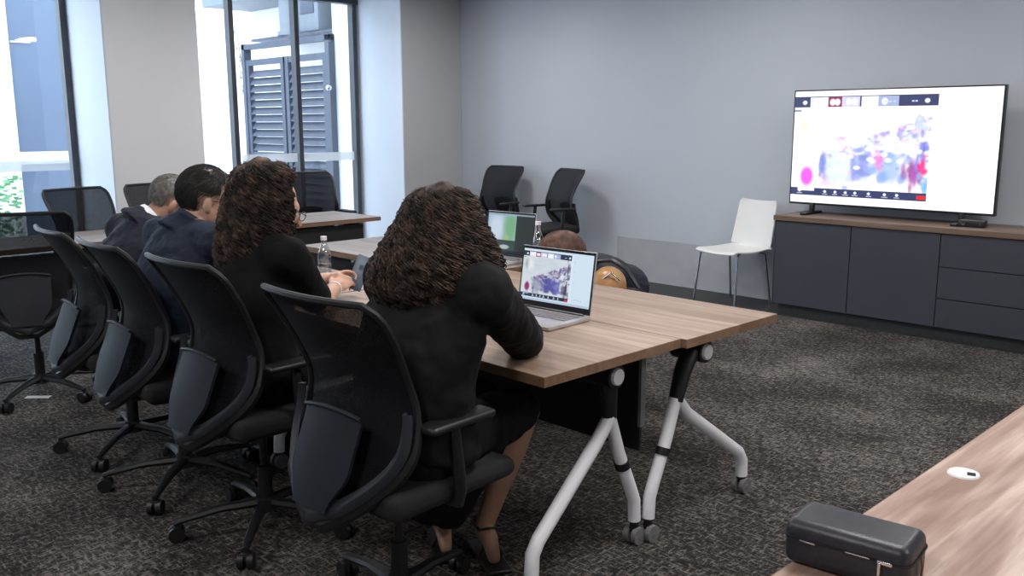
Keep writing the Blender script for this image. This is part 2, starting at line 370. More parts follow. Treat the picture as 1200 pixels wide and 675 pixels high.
# branch against the white wall
br = thing('bare_branch', (-12.6, 6.8, -0.15), 0, 'thin bare climbing branch on the white courtyard wall', 'branch')
mb = MB(); mb.tube([(0.15, 0, 0), (0.12, 0.03, 1.0), (0.0, 0.05, 1.7), (-0.14, 0.06, 2.3), (-0.28, 0.05, 3.0)], [.02, .018, .014, .01, .005], n=6)
mb.build('stem', M['bark'], br)
mb = MB()
for i in range(30):
    t = random.random(); mb.sph((0.1-0.38*t+random.uniform(-.05, .05), 0.03, 1.0+2.0*t), (0.02, 0.006, 0.03), u=6, v=4)
mb.build('leaves', M['bark'], br)
# cladding building seen in the left window
bl = thing('outdoor_building', (-14.0, 3.9, -0.15), 0, 'pale blue cladded building with white frames outside the left window', 'building')
mb = MB(); mb.bb((-0.1, 0.12, 0.0), (0.0, 0.78, 1.05)); mb.bb((-0.1, 0.12, 1.22), (0.0, 0.78, 5.0)); mb.build('cladding_panel', M['ext_blue'], bl, smooth=False)
mb = MB(); mb.bb((-0.12, -0.02, 0), (0.04, 0.12, 5)); mb.bb((-0.12, 0.78, 0), (0.04, 0.98, 5)); mb.bb((-0.12, 0.10, 1.05), (0.03, 0.8, 1.22)); mb.bb((-0.12, -6.0, 1.05), (0.03, 0.0, 1.22))
mb.build('white_frame', M['ext_white'], bl, smooth=False)
mb = MB(); mb.bb((-0.3, 0.98, 0), (-0.2, 3.2, 5)); mb.bb((-0.2, -5.5, 1.3), (-0.1, -0.05, 2.3)); mb.build('side_wall', M['ext_white'], bl, smooth=False)
mb = MB(); mb.bb((0.0, 0.15, 2.72), (0.02, 0.40, 2.74)); mb.build('light_strip', M['ext_white'], bl, smooth=False)
sh = thing('outdoor_shrub', (-13.2, 3.35, -0.15), 0, 'green leafy shrub outside at the bottom of the left window', 'shrub')
mb = MB()
for i in range(420):
    a = random.random()*6.28; rr = 0.42*math.sqrt(random.random()); z = 0.1+0.85*random.random()
    q = Matrix.Rotation(random.random()*6, 3, 'Z') @ Matrix.Rotation(random.random()*3, 3, 'X')
    mb.box((rr*math.cos(a), rr*math.sin(a), z), (0.07, 0.035, 0.004), rot=q)
mb.build('foliage', M['leaf'], sh, smooth=False)
MB().cyl((0, 0, 0), (0, 0, 0.5), 0.02, n=8).build('stem', M['bark'], sh)

# ------------------------------------------------------------------ ceiling lights
lt = None
k = 0
for (x, y) in [(-6.2, 2.3), (-6.2, 5.0), (-3.6, 2.3), (-3.6, 5.0), (-1.0, 2.3), (-1.0, 5.0), (-3.6, -0.6), (-1.0, -0.6), (1.2, 2.3)]:
    L = bpy.data.lights.new('ceiling_light', 'AREA'); L.shape = 'RECTANGLE'; L.size = 0.6; L.size_y = 0.6
    L.energy = {0: 14}.get(k, 34); L.color = (1.0, 0.965, 0.93)
    o = bpy.data.objects.new('ceiling_light', L); COL.objects.link(o); o.location = (x, y, CZ-0.03); k += 1

# ------------------------------------------------------------------ flip-top tables
def make_table(name, L, D, m_top, label, loc, rotz, group, panel=True, ho=0.25, front=0.35, rear=0.165, ap=0.02):
    """local: x along the length, y: 0 at the sitters' edge .. D ; hinge nearer to the middle"""
    t = thing(name, loc, rotz, label, 'table', group)
    H = 0.74; T = 0.031
    MB().bb((-L/2, 0, H-T), (L/2, D, H), bevel=0.0015).build('tabletop', m_top, t, smooth=False)
    e = MB()
    e.bb((-L/2-0.0015, -0.0015, H-T-0.0002), (L/2+0.0015, 0.0, H-0.001)); e.bb((-L/2-0.0015, D, H-T-0.0002), (L/2+0.0015, D+0.0015, H-0.001))
    e.bb((-L/2-0.0015, 0, H-T-0.0002), (-L/2, D, H-0.001)); e.bb((L/2, 0, H-T-0.0002), (L/2+0.0015, D, H-0.001))
    e.build('edge_band', M['edge'], t, smooth=False)
    hy = D-ho; qy = hy+ap
    b = MB(); b.cyl((-L/2+0.09, hy, 0.645), (L/2-0.09, hy, 0.645), 0.022, n=18); b.build('hinge_beam', M['black'], t)
    for s in (-1, 1):
        x = s*(L/2-0.11)
        hb = MB(); hb.box((x, hy, 0.690), (0.07, 0.15, 0.036), bevel=0.008)
        hb.cyl((x-s*0.09, hy, 0.645), (x+s*0.042, hy, 0.645), 0.041, n=24)
        hb.build('hinge_bracket', M['black'], t)
        MB().cyl((x+s*0.040, hy, 0.645), (x+s*0.052, hy, 0.645), 0.030, 0.027, n=20).build('end_cap', M['cap'], t)
        ax = (x, hy+0.04, 0.47)
        p = MB(); p.tube([(x, hy+ap*0.3, 0.65), (x, hy+ap*0.7, 0.58), (x, qy, 0.48)], [0.036, 0.034, 0.028], n=12, flat=0.75)
        p.build('post', M['black'], t)
        l1 = MB(); l1.tube([(x, qy, 0.495), (x, qy-0.07, 0.42), (x, hy-front+0.03, 0.175), (x, hy-front+0.004, 0.135), (x, hy-front, 0.07)], 0.0235, n=14)
        lg = l1.build('leg', M['white'], t)
        MB().cyl((x, hy-front, 0.07), (x, hy-front, 0.050), 0.02, n=14).build('foot_cap', M['black'], lg)
        l2 = MB(); l2.tube([(x, qy, 0.49), (x, qy+(rear-ap)*0.33, 0.36), (x, qy+(rear-ap)*0.85, 0.20), (x, qy+(rear-ap)*0.97, 0.16), (x, hy+rear, 0.085)], 0.0225, n=14)
        lg2 = l2.build('leg', M['white'], t)
        MB().cyl((x, qy+(rear-ap)*0.45, 0.325), (x, qy+(rear-ap)*0.52, 0.299), 0.0275, n=14).build('clip', M['black'], lg2)
        for yy in (hy-front, hy+rear):
            c = MB()
            for q in (-1, 1): c.cyl((x+q*0.008, yy, 0.031), (x+q*0.028, yy, 0.031), 0.031, n=20)
            c.cyl((x-0.03, yy, 0.029), (x+0.03, yy, 0.029), 0.009, n=10)
            co = c.build('castor', M['castor'], t)
            n = MB(); n.cyl((x, yy, 0.05), (x, yy, 0.088), 0.016, n=12); n.box((x, yy, 0.052), (0.03, 0.03, 0.022), bevel=0.005); n.build('castor_neck', M['black'], co)
    if panel:
        mp = MB(); mp.bb((-L/2+0.13, D-0.062, 0.33), (L/2-0.115, D-0.050, 0.69))
        mo = mp.build('modesty_panel', M['panel'], t, smooth=False)
        k = MB(); k.bb((L/2-0.117, D-0.070, 0.42), (L/2-0.105, D-0.045, 0.69)); k.build('panel_edge', M['castor'], mo, smooth=False)
    return t
tg = 'flip top tables'
make_table('flip_top_table', 1.50, 0.662, M['wood'], 'wood-topped table carrying the video call laptop, with white splayed legs', (-2.45, 1.795, 0), 0, tg)
make_table('flip_top_table', 1.50, 0.662, M['wood'], 'wooden table in front of the two men in navy suits', (-3.96, 1.795, 0), 0, tg)
make_table('flip_top_table', 1.50, 0.585, M['wood'], 'empty wood-topped table flush behind the laptop table, corner towards the white chair', (-2.425, 3.049, 0), math.pi+R(-0.2), tg, panel=False, ho=0.222, front=0.345, rear=0.262, ap=0.12)
make_table('flip_top_table', 1.50, 0.60, M['woodg'], 'greyish wooden table carrying the second laptop, in front of the auburn haired person', (-3.93, 3.43, 0), math.pi, tg)
make_table('flip_top_table', 1.52, 0.65, M['woodg'], 'grey wood table standing crosswise by the right window', (-6.36, 3.41, 0), R(-90), tg)
make_table('flip_top_table', 1.52, 0.65, M['woodg'], 'grey wood table standing crosswise behind the empty chair at the left end', (-6.36, 1.87, 0), R(-90), tg)
# foreground table (plain)
fg = thing('long_table', (0, 0, 0), 0, 'pinkish wood table in the right foreground with a white cable port', 'table')
fw = MB().bb((-0.66, 0.75, 0.715), (0.16, 2.95, 0.74), bevel=0.002).build('tabletop', M['woodfg'], fg, smooth=False)
fe = MB(); fe.bb((-0.6615, 0.75, 0.7152), (-0.66, 2.95, 0.739)); fe.build('edge_band', M['edge'], fg, smooth=False)
for x in (-0.50, 0.08):
    for y in (1.0, 2.85): MB().tube([(x, y, 0.715), (x, y, 0.0)], 0.02, n=12).build('leg', M['white'], fg)
bm = MB(); bm.bb((-0.42, 0.95, 0.64), (-0.38, 2.9, 0.71)); bm.build('crossbar', M['black'], fg, smooth=False)
cp = MB(); cp.cyl((-0.600, 1.885, 0.740), (-0.600, 1.885, 0.7435), 0.031, 0.029, n=40); co = cp.build('cable_port', M['cap'], fg)
s = MB(); s.box((-0.585, 1.885, 0.7440), (0.016, 0.018, 0.001), rot=R(20), bevel=0.0004); s.build('cable_slot', M['gap'], co, smooth=False)

# ------------------------------------------------------------------ task chair
def sstep(a, b, x):
    t = min(1, max(0, (x-a)/(b-a))); return t*t*(3-2*t)
ZB, ZT = 0.405, 1.015
def back_hw(z):     # half width of the back at height z
    t = (z-ZB)/(ZT-ZB)
    w = 0.238
    if t < 0.36: w = 0.238*(0.16+0.84*math.sin(min(1, t/0.36)*math.pi/2)**0.9)
    w -= 0.018*math.exp(-((t-0.62)/0.16)**2)
    if t > 0.93: w -= 0.030*((t-0.93)/0.07)**2
    return w
def back_y(z, x):   # depth
    t = (z-ZB)/(ZT-ZB)
    y = -0.285+0.115*math.sin(min(1, t/0.55)*math.pi/2) if t < 0.55 else -0.170-0.135*((t-0.55)/0.45)**1.35
    return y+0.055*(abs(x)/0.24)**2*(0.35+0.65*(1-abs(t-0.5)))
def back_pt(u, v, off=0.0, inset=0.0):   # u -1..1
    z = ZB+(ZT-ZB)*v
    hw = max(0.005, back_hw(z)-inset); x = u*hw
    return V((x, back_y(z, x)+off, z))
def outline(inset=0.0, n=26):
    pts = []
    for i in range(n+1): pts.append(back_pt(1, 0.0+i/n*1.0, 0, inset))
    for i in range(1, 12): pts.append(back_pt(1-2*i/12, 1.0, 0, inset))
    for i in range(n, -1, -1): pts.append(back_pt(-1, i/n, 0, inset))
    return pts
def task_chair(label, loc, rotz, group):
    t = thing('task_chair', loc, rotz, label, 'chair', group)
    f = MB(); pts = outline()
    rs = []
    for p in pts:
        tt = (p.z-ZB)/(ZT-ZB); rs.append(0.0105+0.016*(1-sstep(0.15, 0.5, tt)))
    f.tube(pts, rs, n=8, closed=True, flat=0.9, upv=(0, 1, 0)); f.build('back_frame', M['greyplastic'] if False else M['black'], t)
    # broad grey lower shell (U shaped)
    ls = MB(); P = []
    n = 20
    for i in range(-n, n+1):
        a = i/n; v = 0.50*abs(a)**1.3; z = ZB+(ZT-ZB)*v
        hw = back_hw(z); P.append((math.copysign(hw, a)*min(1, abs(a)*6), z, 0.030-0.020*abs(a)**3))
    def lsf(u, w):
        i = u*2*n; k = min(int(i), 2*n-1); fr = i-k
        x = P[k][0]*(1-fr)+P[k+1][0]*fr; z = P[k][1]*(1-fr)+P[k+1][1]*fr; wd = P[k][2]*(1-fr)+P[k+1][2]*fr
        x2 = x*(1-w*min(0.9, wd*4)); z2 = z+w*wd*1.6*(1-min(1, abs(x)/0.22)*0.7)
        return (x2, back_y(z2, x2)-0.022-0.012*math.sin(w*math.pi), z2)
    ls.grid(lsf, 60, 4, thick=0.008); ls.build('back_shell', M['greyplastic'], t)
    m = MB(); m.grid(lambda u, v: back_pt(2*u-1, v, 0.004, 0.004), 20, 30); m.build('mesh_back', M['mesh'], t)
    # lumbar pad
    lp = MB()
    def lpf(u, v):
        z = 0.450+0.252*v; hw = 0.118*(0.60+0.40*sstep(0, 0.45, v)); x = (2*u-1)*hw
        zz = z-0.015*(2*u-1)**2*v
        return (x, back_y(zz, x)-0.056-0.014*math.sin(math.pi*v), zz)
    lp.grid(lpf, 16, 16, thick=0.012); lo = lp.build('lumbar_pad', M['pad'], t)
    lr = MB(); lr.tube([V(lpf(i/12, 1.0))+V((0, -0.004, 0.004)) for i in range(13)], 0.006, n=8); lr.build('pad_rim', M['greyplastic'], lo)
    # spine
    s = MB(); s.tube([(0, -0.02, 0.41), (0, -0.18, 0.405), (0, -0.27, 0.43), (0, -0.26, 0.50)], [0.03, 0.032, 0.03, 0.022], n=10, flat=0.6); s.build('back_support', M['black'], t)
    # seat
    q = MB(); q.box((0, 0.02, 0.465), (0.49, 0.48, 0.075), bevel=0.03, seg=3)
    for v in q.bm.verts:
        if v.co.z > 0.47: v.co.z -= 0.02*((v.co.x/0.245)**2)*(-1)*0.3+0.02*sstep(0.12, 0.26, v.co.y)
    q.build('seat', M['seat'], t)
    q = MB(); q.box((0, 0.0, 0.42), (0.36, 0.36, 0.03), bevel=0.012); q.box((0, 0, 0.395), (0.16, 0.24, 0.05), bevel=0.015); q.build('seat_mechanism', M['black'], t)
    q = MB(); q.cyl((0, 0, 0.10), (0, 0, 0.24), 0.026, n=16); q.cyl((0, 0, 0.24), (0, 0, 0.39), 0.014, n=16); q.build('gas_lift', M['black'], t)
    q = MB(); q.cyl((0, 0, 0.075), (0, 0, 0.125), 0.045, 0.036, n=20)
    for i in range(5):
        a = R(90+10+72*i); c, sn = math.cos(a), math.sin(a)
        q.tube([(0.03*c, 0.03*sn, 0.103), (0.16*c, 0.16*sn, 0.098), (0.29*c, 0.29*sn, 0.074), (0.315*c, 0.315*sn, 0.066)], [0.024, 0.019, 0.015, 0.012], n=8, flat=0.8)
    q.build('star_base', M['black'], t)
    for i in range(5):
        a = R(100+72*i); c, sn = math.cos(a), math.sin(a)
        q = MB(); px_, py_ = 0.31*c, 0.31*sn
        dx, dy = -sn, c
        for k in (-1, 1): q.cyl((px_+dx*k*0.006, py_+dy*k*0.006, 0.028), (px_+dx*k*0.026, py_+dy*k*0.026, 0.028), 0.028, n=16)
        q.cyl((px_, py_, 0.03), (px_, py_, 0.07), 0.009, n=8); q.box((px_, py_, 0.043), (0.035, 0.035, 0.028), rot=a, bevel=0.008)
        q.build('castor', M['black'], t)
    for k in (-1, 1):
        q = MB(); q.tube([(k*0.19, 0.0, 0.425), (k*0.255, 0.0, 0.43), (k*0.262, 0.0, 0.47), (k*0.262, -0.02, 0.66)], [0.016, 0.018, 0.020, 0.016], n=10, flat=0.8)
        a = q.build('armrest', M['black'], t)
        q = MB(); q.box((k*0.258, -0.005, 0.668), (0.07, 0.24, 0.022), bevel=0.010, seg=3); q.build('arm_pad', M['black'], a)
    return t
gA = 'black mesh task chairs with their backs to the camera'
cA = task_chair('large black mesh task chair in the foreground, under the woman in the black jacket', (-2.01, 1.50, 0), R(4), gA)
dup(cA, (-2.83, 1.52, 0), R(2), 'black mesh task chair under the woman with the phone, second from the nearest')
dup(cA, (-3.44, 1.50, 0), R(-2), 'black mesh task chair under the man with dark hair and navy suit')
dup(cA, (-4.02, 1.52, 0), R(-4), 'black mesh task chair under the grey haired man')
gB = 'empty task chairs around the room'
dup(cA, (-5.16, 1.48, 0), R(67), 'empty mesh task chair at the left end of the row, facing the end table', gB)
dup(cA, (-6.27, 2.26, 0), R(-76), 'empty mesh task chair in front of the left window frame, behind the end table', gB)
dup(cA, (-6.35, 2.80, 0), R(-90), 'mesh task chair whose top shows just behind the grey haired head, against the column', gB)
dup(cA, (-7.02, 3.80, 0), R(-90), 'mesh task chair partly hidden behind the dark haired man and the curly haired woman', gB)
dup(cA, (-6.93, 4.42, 0), R(-95), 'mesh task chair with its armrest over the crosswise table before the louvred gate', gB)
gC = 'task chairs against the back wall'
dup(cA, (-6.66, 6.22, 0), R(186), 'black task chair standing against the back wall nearest the corner', gC)
dup(cA, (-5.84, 6.20, 0), R(164), 'black task chair against the back wall, turned, right of the one in the corner', gC)

# ------------------------------------------------------------------ white chair
wc = thing('shell_chair', (-3.86, 6.28, 0), R(168), 'white plastic shell chair with chrome legs beside the sideboard', 'chair')
def shell(u, v):
    x = (2*u-1)
    if v < 0.5:
        t = v/0.5; y = 0.22-0.40*t; z = 0.445-0.012*math.sin(t*math.pi)+0.004; hw = 0.205+0.02*math.sin(t*math.pi)
        if t < 0.12: z -= 0.02*(1-t/0.12)**2
    else:
        t = (v-0.5)/0.5; ang = min(1, t/0.22)
        y = -0.18-0.045*math.sin(ang*math.pi/2)-0.075*max(0, t-0.1); z = 0.445+0.05*(1-math.cos(ang*math.pi/2))+0.335*max(0, t-0.12)/0.88
        hw = 0.215-0.02*t-(0.02*((t-0.9)/0.1)**2 if t > 0.9 else 0)
    z += 0.012*x*x
    if v > 0.55: y += 0.03*x*x
    return (x*hw, y, z)
MB().grid(shell, 20, 44, thick=0.009).build('shell', M['shell'], wc)
for sx in (-1, 1):
    MB().tube([(sx*0.15, 0.10, 0.435), (sx*0.20, 0.17, 0.428), (sx*0.225, 0.21, 0.0)], 0.010, n=10).build('leg', M['chrome'], wc)
    MB().tube([(sx*0.15, -0.10, 0.435), (sx*0.19, -0.15, 0.428), (sx*0.215, -0.21, 0.0)], 0.010, n=10).build('leg', M['chrome'], wc)

# ------------------------------------------------------------------ sideboard
FY = 6.15
sb = thing('sideboard', (-3.435, FY, 0), 0, 'charcoal sideboard with doors, drawers and a wooden top under the television', 'sideboard')
XE = 3.3
MB().bb((0.0, 0.022, 0.095), (XE, WY-FY-0.012, 0.729)).build('carcass', M['gap'], sb, smooth=False)
MB().bb((0.0, 0.0, 0.095), (0.006, WY-FY-0.012, 0.729)).build('side_panel', M['cab'], sb, smooth=False)
MB().bb((0.02, 0.06, 0.006), (XE, WY-FY-0.012, 0.095)).build('plinth', M['border'], sb, smooth=False)
MB().bb((-0.012, -0.012, 0.731), (XE, WY-FY-0.008, 0.768), bevel=0.002).build('worktop', M['cabtop'], sb, smooth=False)
def front(name, x0, x1, z0, z1): MB().bb((x0+0.003, 0.0, z0+0.003), (x1-0.003, 0.02, z1-0.003), bevel=0.001).build(name, M['cab'], sb, smooth=False)
front('door', 0.006, 0.592, 0.097, 0.728); front('door', 0.592, 1.205, 0.097, 0.728)
for z0, z1 in ((0.097, 0.295), (0.295, 0.507), (0.507, 0.728)): front('drawer', 1.205, 2.10, z0, z1)
front('door', 2.10, 2.70, 0.097, 0.728); front('door', 2.70, XE, 0.097, 0.728)

# ------------------------------------------------------------------ pictures on screens
def new_img(w, h, c): a = np.zeros((h, w, 3)); a[:] = c; return a
def grids(w, h):
    y, x = np.mgrid[0:h, 0:w]; return (x+0.5)/w, (y+0.5)/h
def rect(a, x0, y0, x1, y1, c, al=1.0):
    X, Y = grids(a.shape[1], a.shape[0]); m = ((X >= x0) & (X < x1) & (Y >= y0) & (Y < y1))[..., None]*al
    a[:] = a*(1-m)+np.array(c)*m
def blob(a, cx, cy, rx, ry, c, al=1.0, soft=0.35, clip=None):
    X, Y = grids(a.shape[1], a.shape[0]); d = np.sqrt(((X-cx)/rx)**2+((Y-cy)/ry)**2)
    m = np.clip((1-d)/soft, 0, 1)*al
    if clip: m = m*((X >= clip[0]) & (X < clip[2]) & (Y >= clip[1]) & (Y < clip[3]))
    m = m[..., None]; a[:] = a*(1-m)+np.array(c)*m
def call_picture(w, h, washed):
    rs = np.random.RandomState(3)
    Wt = (1, 1, 1) if washed else (0.62, 0.74, 0.86)
    navy = (0.035, 0.045, 0.13) if washed else (0.02, 0.03, 0.07)
    a = new_img(w, h, Wt)
    # thumbnails strip
    rect(a, 0.0, 0.05, 0.725, 0.145, navy)
    for x0, x1, c in ((0.085, 0.155, (0.7, 0.72, 0.8)), (0.155, 0.19, (0.85, 0.86, 0.95)), (0.18, 0.255, (0.28, 0.02, 0.09)), (0.255, 0.345, (0.6, 0.6, 0.78)), (0.355, 0.44, (0.80, 0.80, 0.92)), (0.44, 0.54, (0.35, 0.42, 0.65))):
        rect(a, x0, 0.055, x1, 0.145, c)
    for cx in (0.115, 0.14, 0.205, 0.23, 0.29, 0.32, 0.39, 0.42, 0.47): blob(a, cx, 0.10, 0.018, 0.035, (0.95, 0.93, 1.0), 0.9)
    for cx in (0.055, 0.672): blob(a, cx, 0.10, 0.014, 0.022, (0.9, 0.92, 1.0))
    for cx in (0.47, 0.49, 0.51, 0.60, 0.615): rect(a, cx, 0.095, cx+0.012, 0.107, (0.55, 0.6, 0.8))
    rect(a, 0.0, 0.145, 0.725, 0.865, (1, 1, 1) if washed else (0.62, 0.68, 0.74))
    C = (0.0, 0.145, 0.70, 0.865)
    f = 1.0
    if not washed:
        for i in range(60): blob(a, rs.uniform(0, .7), rs.uniform(.15, .5), .08, .04, (0.5, 0.56, 0.62), 0.3, 1, C)
    blob(a, 0.06, 0.30, 0.035, 0.13, (0.92, 0.95, 0.45) if washed else (0.3, 0.32, 0.2), 0.75, 0.8, C)
    blob(a, 0.12, 0.30, 0.06, 0.16, (0.93, 0.90, 0.99), 0.5, 0.8, C)
    # crowd: rising band of seated figures
    pal = [(0.55, 0.62, 0.95), (0.30, 0.38, 0.80), (0.70, 0.70, 0.95), (0.85, 0.80, 0.98), (0.95, 0.93, 1.0), (0.75, 0.88, 0.98), (0.45, 0.35, 0.78), (0.85, 0.55, 0.80)]
    if not washed: pal = [(0.10, 0.11, 0.30), (0.05, 0.06, 0.20), (0.20, 0.20, 0.42), (0.5, 0.5, 0.62), (0.7, 0.7, 0.8), (0.28, 0.33, 0.5), (0.14, 0.08, 0.25), (0.3, 0.15, 0.3)]
    for i in range(420):
        x = rs.uniform(0.17, 0.70); top = 0.56-(x-0.17)*0.62
        y = top+abs(rs.normal(0, 0.14))
        if y > 0.84: continue
        s = 0.35+(y-0.2)*1.1
        blob(a, x, y, (0.022*s+0.005)*rs.uniform(.5, 1.5), (0.034*s+0.008)*rs.uniform(.5, 1.5), pal[rs.randint(len(pal))], 0.8, 0.6, C)
    big = [(0.24, 0.70, 0.075, 0.17, (0.75, 0.90, 0.96)), (0.37, 0.68, 0.075, 0.17, (0.28, 0.34, 0.80)), (0.52, 0.68, 0.10, 0.20, (0.30, 0.45, 0.88)), (0.345, 0.45, 0.05, 0.06, (0.93, 0.92, 1)), (0.50, 0.46, 0.05, 0.07, (0.90, 0.92, 0.98)),
           (0.17, 0.62, 0.03, 0.16, (0.25, 0.30, 0.72)), (0.46, 0.60, 0.03, 0.09, (0.80, 0.25, 0.62)), (0.63, 0.70, 0.045, 0.20, (0.35, 0.06, 0.35)), (0.67, 0.50, 0.035, 0.16, (0.20, 0.22, 0.66)), (0.67, 0.66, 0.03, 0.12, (0.75, 0.04, 0.25)), (0.64, 0.27, 0.035, 0.10, (0.55, 0.60, 0.80)), (0.26, 0.42, 0.05, 0.04, (0.80, 0.60, 0.85)), (0.69, 0.80, 0.03, 0.10, (0.25, 0.50, 0.90)), (0.60, 0.50, 0.05, 0.05, (1, 1, 1))]
    if not washed: big = [(0.24, 0.70, 0.07, 0.17, (0.33, 0.38, 0.48)), (0.38, 0.68, 0.09, 0.19, (0.06, 0.06, 0.28)), (0.50, 0.68, 0.10, 0.19, (0.09, 0.09, 0.40)), (0.37, 0.47, 0.03, 0.04, (0.6, 0.6, 0.7)), (0.50, 0.46, 0.04, 0.05, (0.55, 0.5, 0.62)), (0.64, 0.72, 0.05, 0.22, (0.03, 0.03, 0.09)), (0.60, 0.47, 0.05, 0.05, (0.75, 0.78, 0.85)), (0.67, 0.30, 0.02, 0.12, (0.10, 0.10, 0.2)), (0.62, 0.60, 0.03, 0.05, (0.6, 0.62, 0.7))]
    for cx, cy, rx, ry, c in big:
        blob(a, cx, cy, rx*0.85, ry*0.85, c, 0.8, 0.6, C)
        for q in range(14):
            blob(a, cx+rs.normal(0, rx*0.5), cy+rs.normal(0, ry*0.45), rx*rs.uniform(.2, .55), ry*rs.uniform(.15, .45), np.clip(np.array(c)*rs.uniform(.75, 1.25), 0, 1), 0.7, 0.6, C)
    if washed:
        blob(a, 0.35, 0.67, 0.02, 0.02, (1, 1, 1), 0.9)
        for i in range(26): blob(a, rs.uniform(0.25, 0.70), rs.uniform(0.30, 0.62), 0.022, 0.025, (1, 1, 1), 0.85, 0.6, C)
        blob(a, 0.085, 0.76, 0.045, 0.11, (1.0, 0.12, 0.75), 1.0, 0.4, C)
    else: blob(a, 0.09, 0.74, 0.045, 0.11, (0.30, 0.02, 0.16), 1.0, 0.4, C)
    # bottom toolbar
    rect(a, 0.0, 0.865, 0.70, 0.935, navy)
    rect(a, 0.04, 0.855, 0.13, 0.892, (0.92, 0.92, 1.0) if washed else (0.3, 0.35, 0.5))
    for cx in (0.05, 0.19, 0.245, 0.30, 0.35, 0.42, 0.50, 0.56): blob(a, cx, 0.893, 0.009, 0.014, (0.9, 0.95, 1), 0.95); rect(a, cx-0.014, 0.914, cx+0.014, 0.922, (0.5, 0.55, 0.75))
    rect(a, 0.655, 0.885, 0.695, 0.918, (0.75, 0.02, 0.03))
    for i in range(5): rect(a, 0.0+i*0.0, 0.165, 0.04, 0.18, (0.25, 0.28, 0.45), 0.5)
    # side panel marks and task bar
    g = (0.80, 0.80, 0.84) if washed else (0.45, 0.55, 0.66)
    for (x, y) in ((0.745, 0.16), (0.745, 0.20), (0.748, 0.34), (0.745, 0.55), (0.745, 0.60), (0.79, 0.86), (0.83, 0.86), (0.87, 0.87)): rect(a, x, y, x+0.014, y+0.014, g)
    for x in (0.35, 0.39, 0.43, 0.47, 0.51, 0.55, 0.60): rect(a, x, 0.965, x+0.012, 0.978, (0.7, 0.75, 0.9) if washed else (0.2, 0.25, 0.4))
    if not washed: rect(a, 0, 0.955, 1, 1.0, (0.45, 0.56, 0.70)); rect(a, 0.70, 0.05, 0.725, 0.93, (0.68, 0.8, 0.9))
    return np.clip(a, 0, 1)
def picture_mesh(name, img, wd, ht, material, parent, loc, rot):
    h, w, _ = img.shape
    xs = np.linspace(-wd/2, wd/2, w+1); zs = np.linspace(ht, 0, h+1)
    vs = [(x, 0, z) for z in zs for x in xs]
    fs = [(j*(w+1)+i, (j+1)*(w+1)+i, (j+1)*(w+1)+i+1, j*(w+1)+i+1) for j in range(h) for i in range(w)]
    me = bpy.data.meshes.new(name); me.from_pydata(vs, [], fs)
    ca = me.color_attributes.new('picture', 'FLOAT_COLOR', 'CORNER')
    col = np.ones((h*w, 4, 4)); col[:, :, :3] = img.reshape(-1, 1, 3); ca.data.foreach_set('color', col.ravel())
    me.materials.append(material); o = bpy.data.objects.new(name, me); COL.objects.link(o)
    o.parent = parent; o.location = loc; o.rotation_euler = rot; return o

# ------------------------------------------------------------------ television
tv = thing('television', (-2.731, 6.40, 0.768), 0, 'large flat television on the sideboard showing a washed out video call', 'television')
TW, TH, TZ = 1.474, 0.850, 0.071
tb = MB(); tb.box((0, 0.022, TZ+TH/2), (TW, 0.045, TH), bevel=0.004); tb.box((0, 0.06, TZ+0.30), (0.9, 0.05, 0.45), bevel=0.02); tb.build('housing', M['bezel'], tv, smooth=False)
picture_mesh('screen', call_picture(260, 148, True), TW-0.022, TH-0.026, screen_mat('tv_picture', 1.25), tv, (0, -0.0015, TZ+0.016), (0, 0, 0))
for x in (-0.55, 0.53):
    f = MB(); f.box((x, 0.0, 0.010), (0.045, 0.27, 0.018), bevel=0.006); f.box((x, 0.01, 0.045), (0.035, 0.03, 0.075), bevel=0.005); f.build('foot', M['black'], tv)
mb_ = thing('media_box', (-2.10, 6.33, 0.768), R(6), 'small black media box with a round dial under the right end of the television', 'electronics')
MB().box((0, 0, 0.024), (0.16, 0.09, 0.046), bevel=0.008).build('case', M['black'], mb_)
MB().cyl((-0.05, -0.046, 0.026), (-0.05, -0.050, 0.026), 0.014, n=20).build('dial', M['chrome'], mb_)
MB().cyl((0.055, -0.046, 0.026), (0.055, -0.050, 0.026), 0.009, n=20).build('dial', M['chrome'], mb_)

# ------------------------------------------------------------------ laptops
def laptop(label, loc, rotz, lean, img, strength, w=0.355, d=0.235, body=None):
    L = thing('laptop', loc, rotz, label, 'laptop')
    b = MB(); b.box((0, 0, 0.008), (w, d, 0.014), bevel=0.004); bo = b.build('base', body or M['alu'], L)
    k = MB()
    for r in range(5):
        n = 13 if r < 4 else 9
        for i in range(n):
            kw = (w-0.05)/n
            k.box((-w/2+0.025+kw*(i+0.5), d/2-0.035-r*0.019, 0.0165), (kw-0.003, 0.016, 0.002))
    k.build('keyboard', M['key'], bo, smooth=False)
    MB().box((0, -d/2+0.045, 0.0154), (0.11, 0.065, 0.0008)).build('touchpad', M['alu'], bo, smooth=False)
    MB().cyl((-w/2+0.03, d/2-0.004, 0.016), (w/2-0.03, d/2-0.004, 0.016), 0.006, n=10).build('hinge', M['bezel'], L)
    sh = 0.232
    rot = Matrix.Rotation(-lean, 4, 'X')
    piv = V((0, d/2-0.004, 0.018))
    l = MB(); l.box((0, 0.004, sh/2), (w, 0.006, sh), bevel=0.002)
    lo = l.build('lid', body or M['alu'], L); lo.location = piv; lo.rotation_euler = (-lean, 0, 0)
    bz = MB(); bz.box((0, 0.0003, sh/2), (w-0.004, 0.0014, sh-0.004)); bz.build('bezel', M['bezel'], lo, smooth=False)
    picture_mesh('screen', img, w-0.016, sh-0.036, screen_mat('laptop_picture', strength), lo, (0, -0.0008, 0.024), (0, 0, 0))
    return L
laptop('silver laptop showing the video call, open before the woman in the black jacket', (-2.262, 2.325, 0.74), R(3), R(9), call_picture(150, 90, False), 1.0)
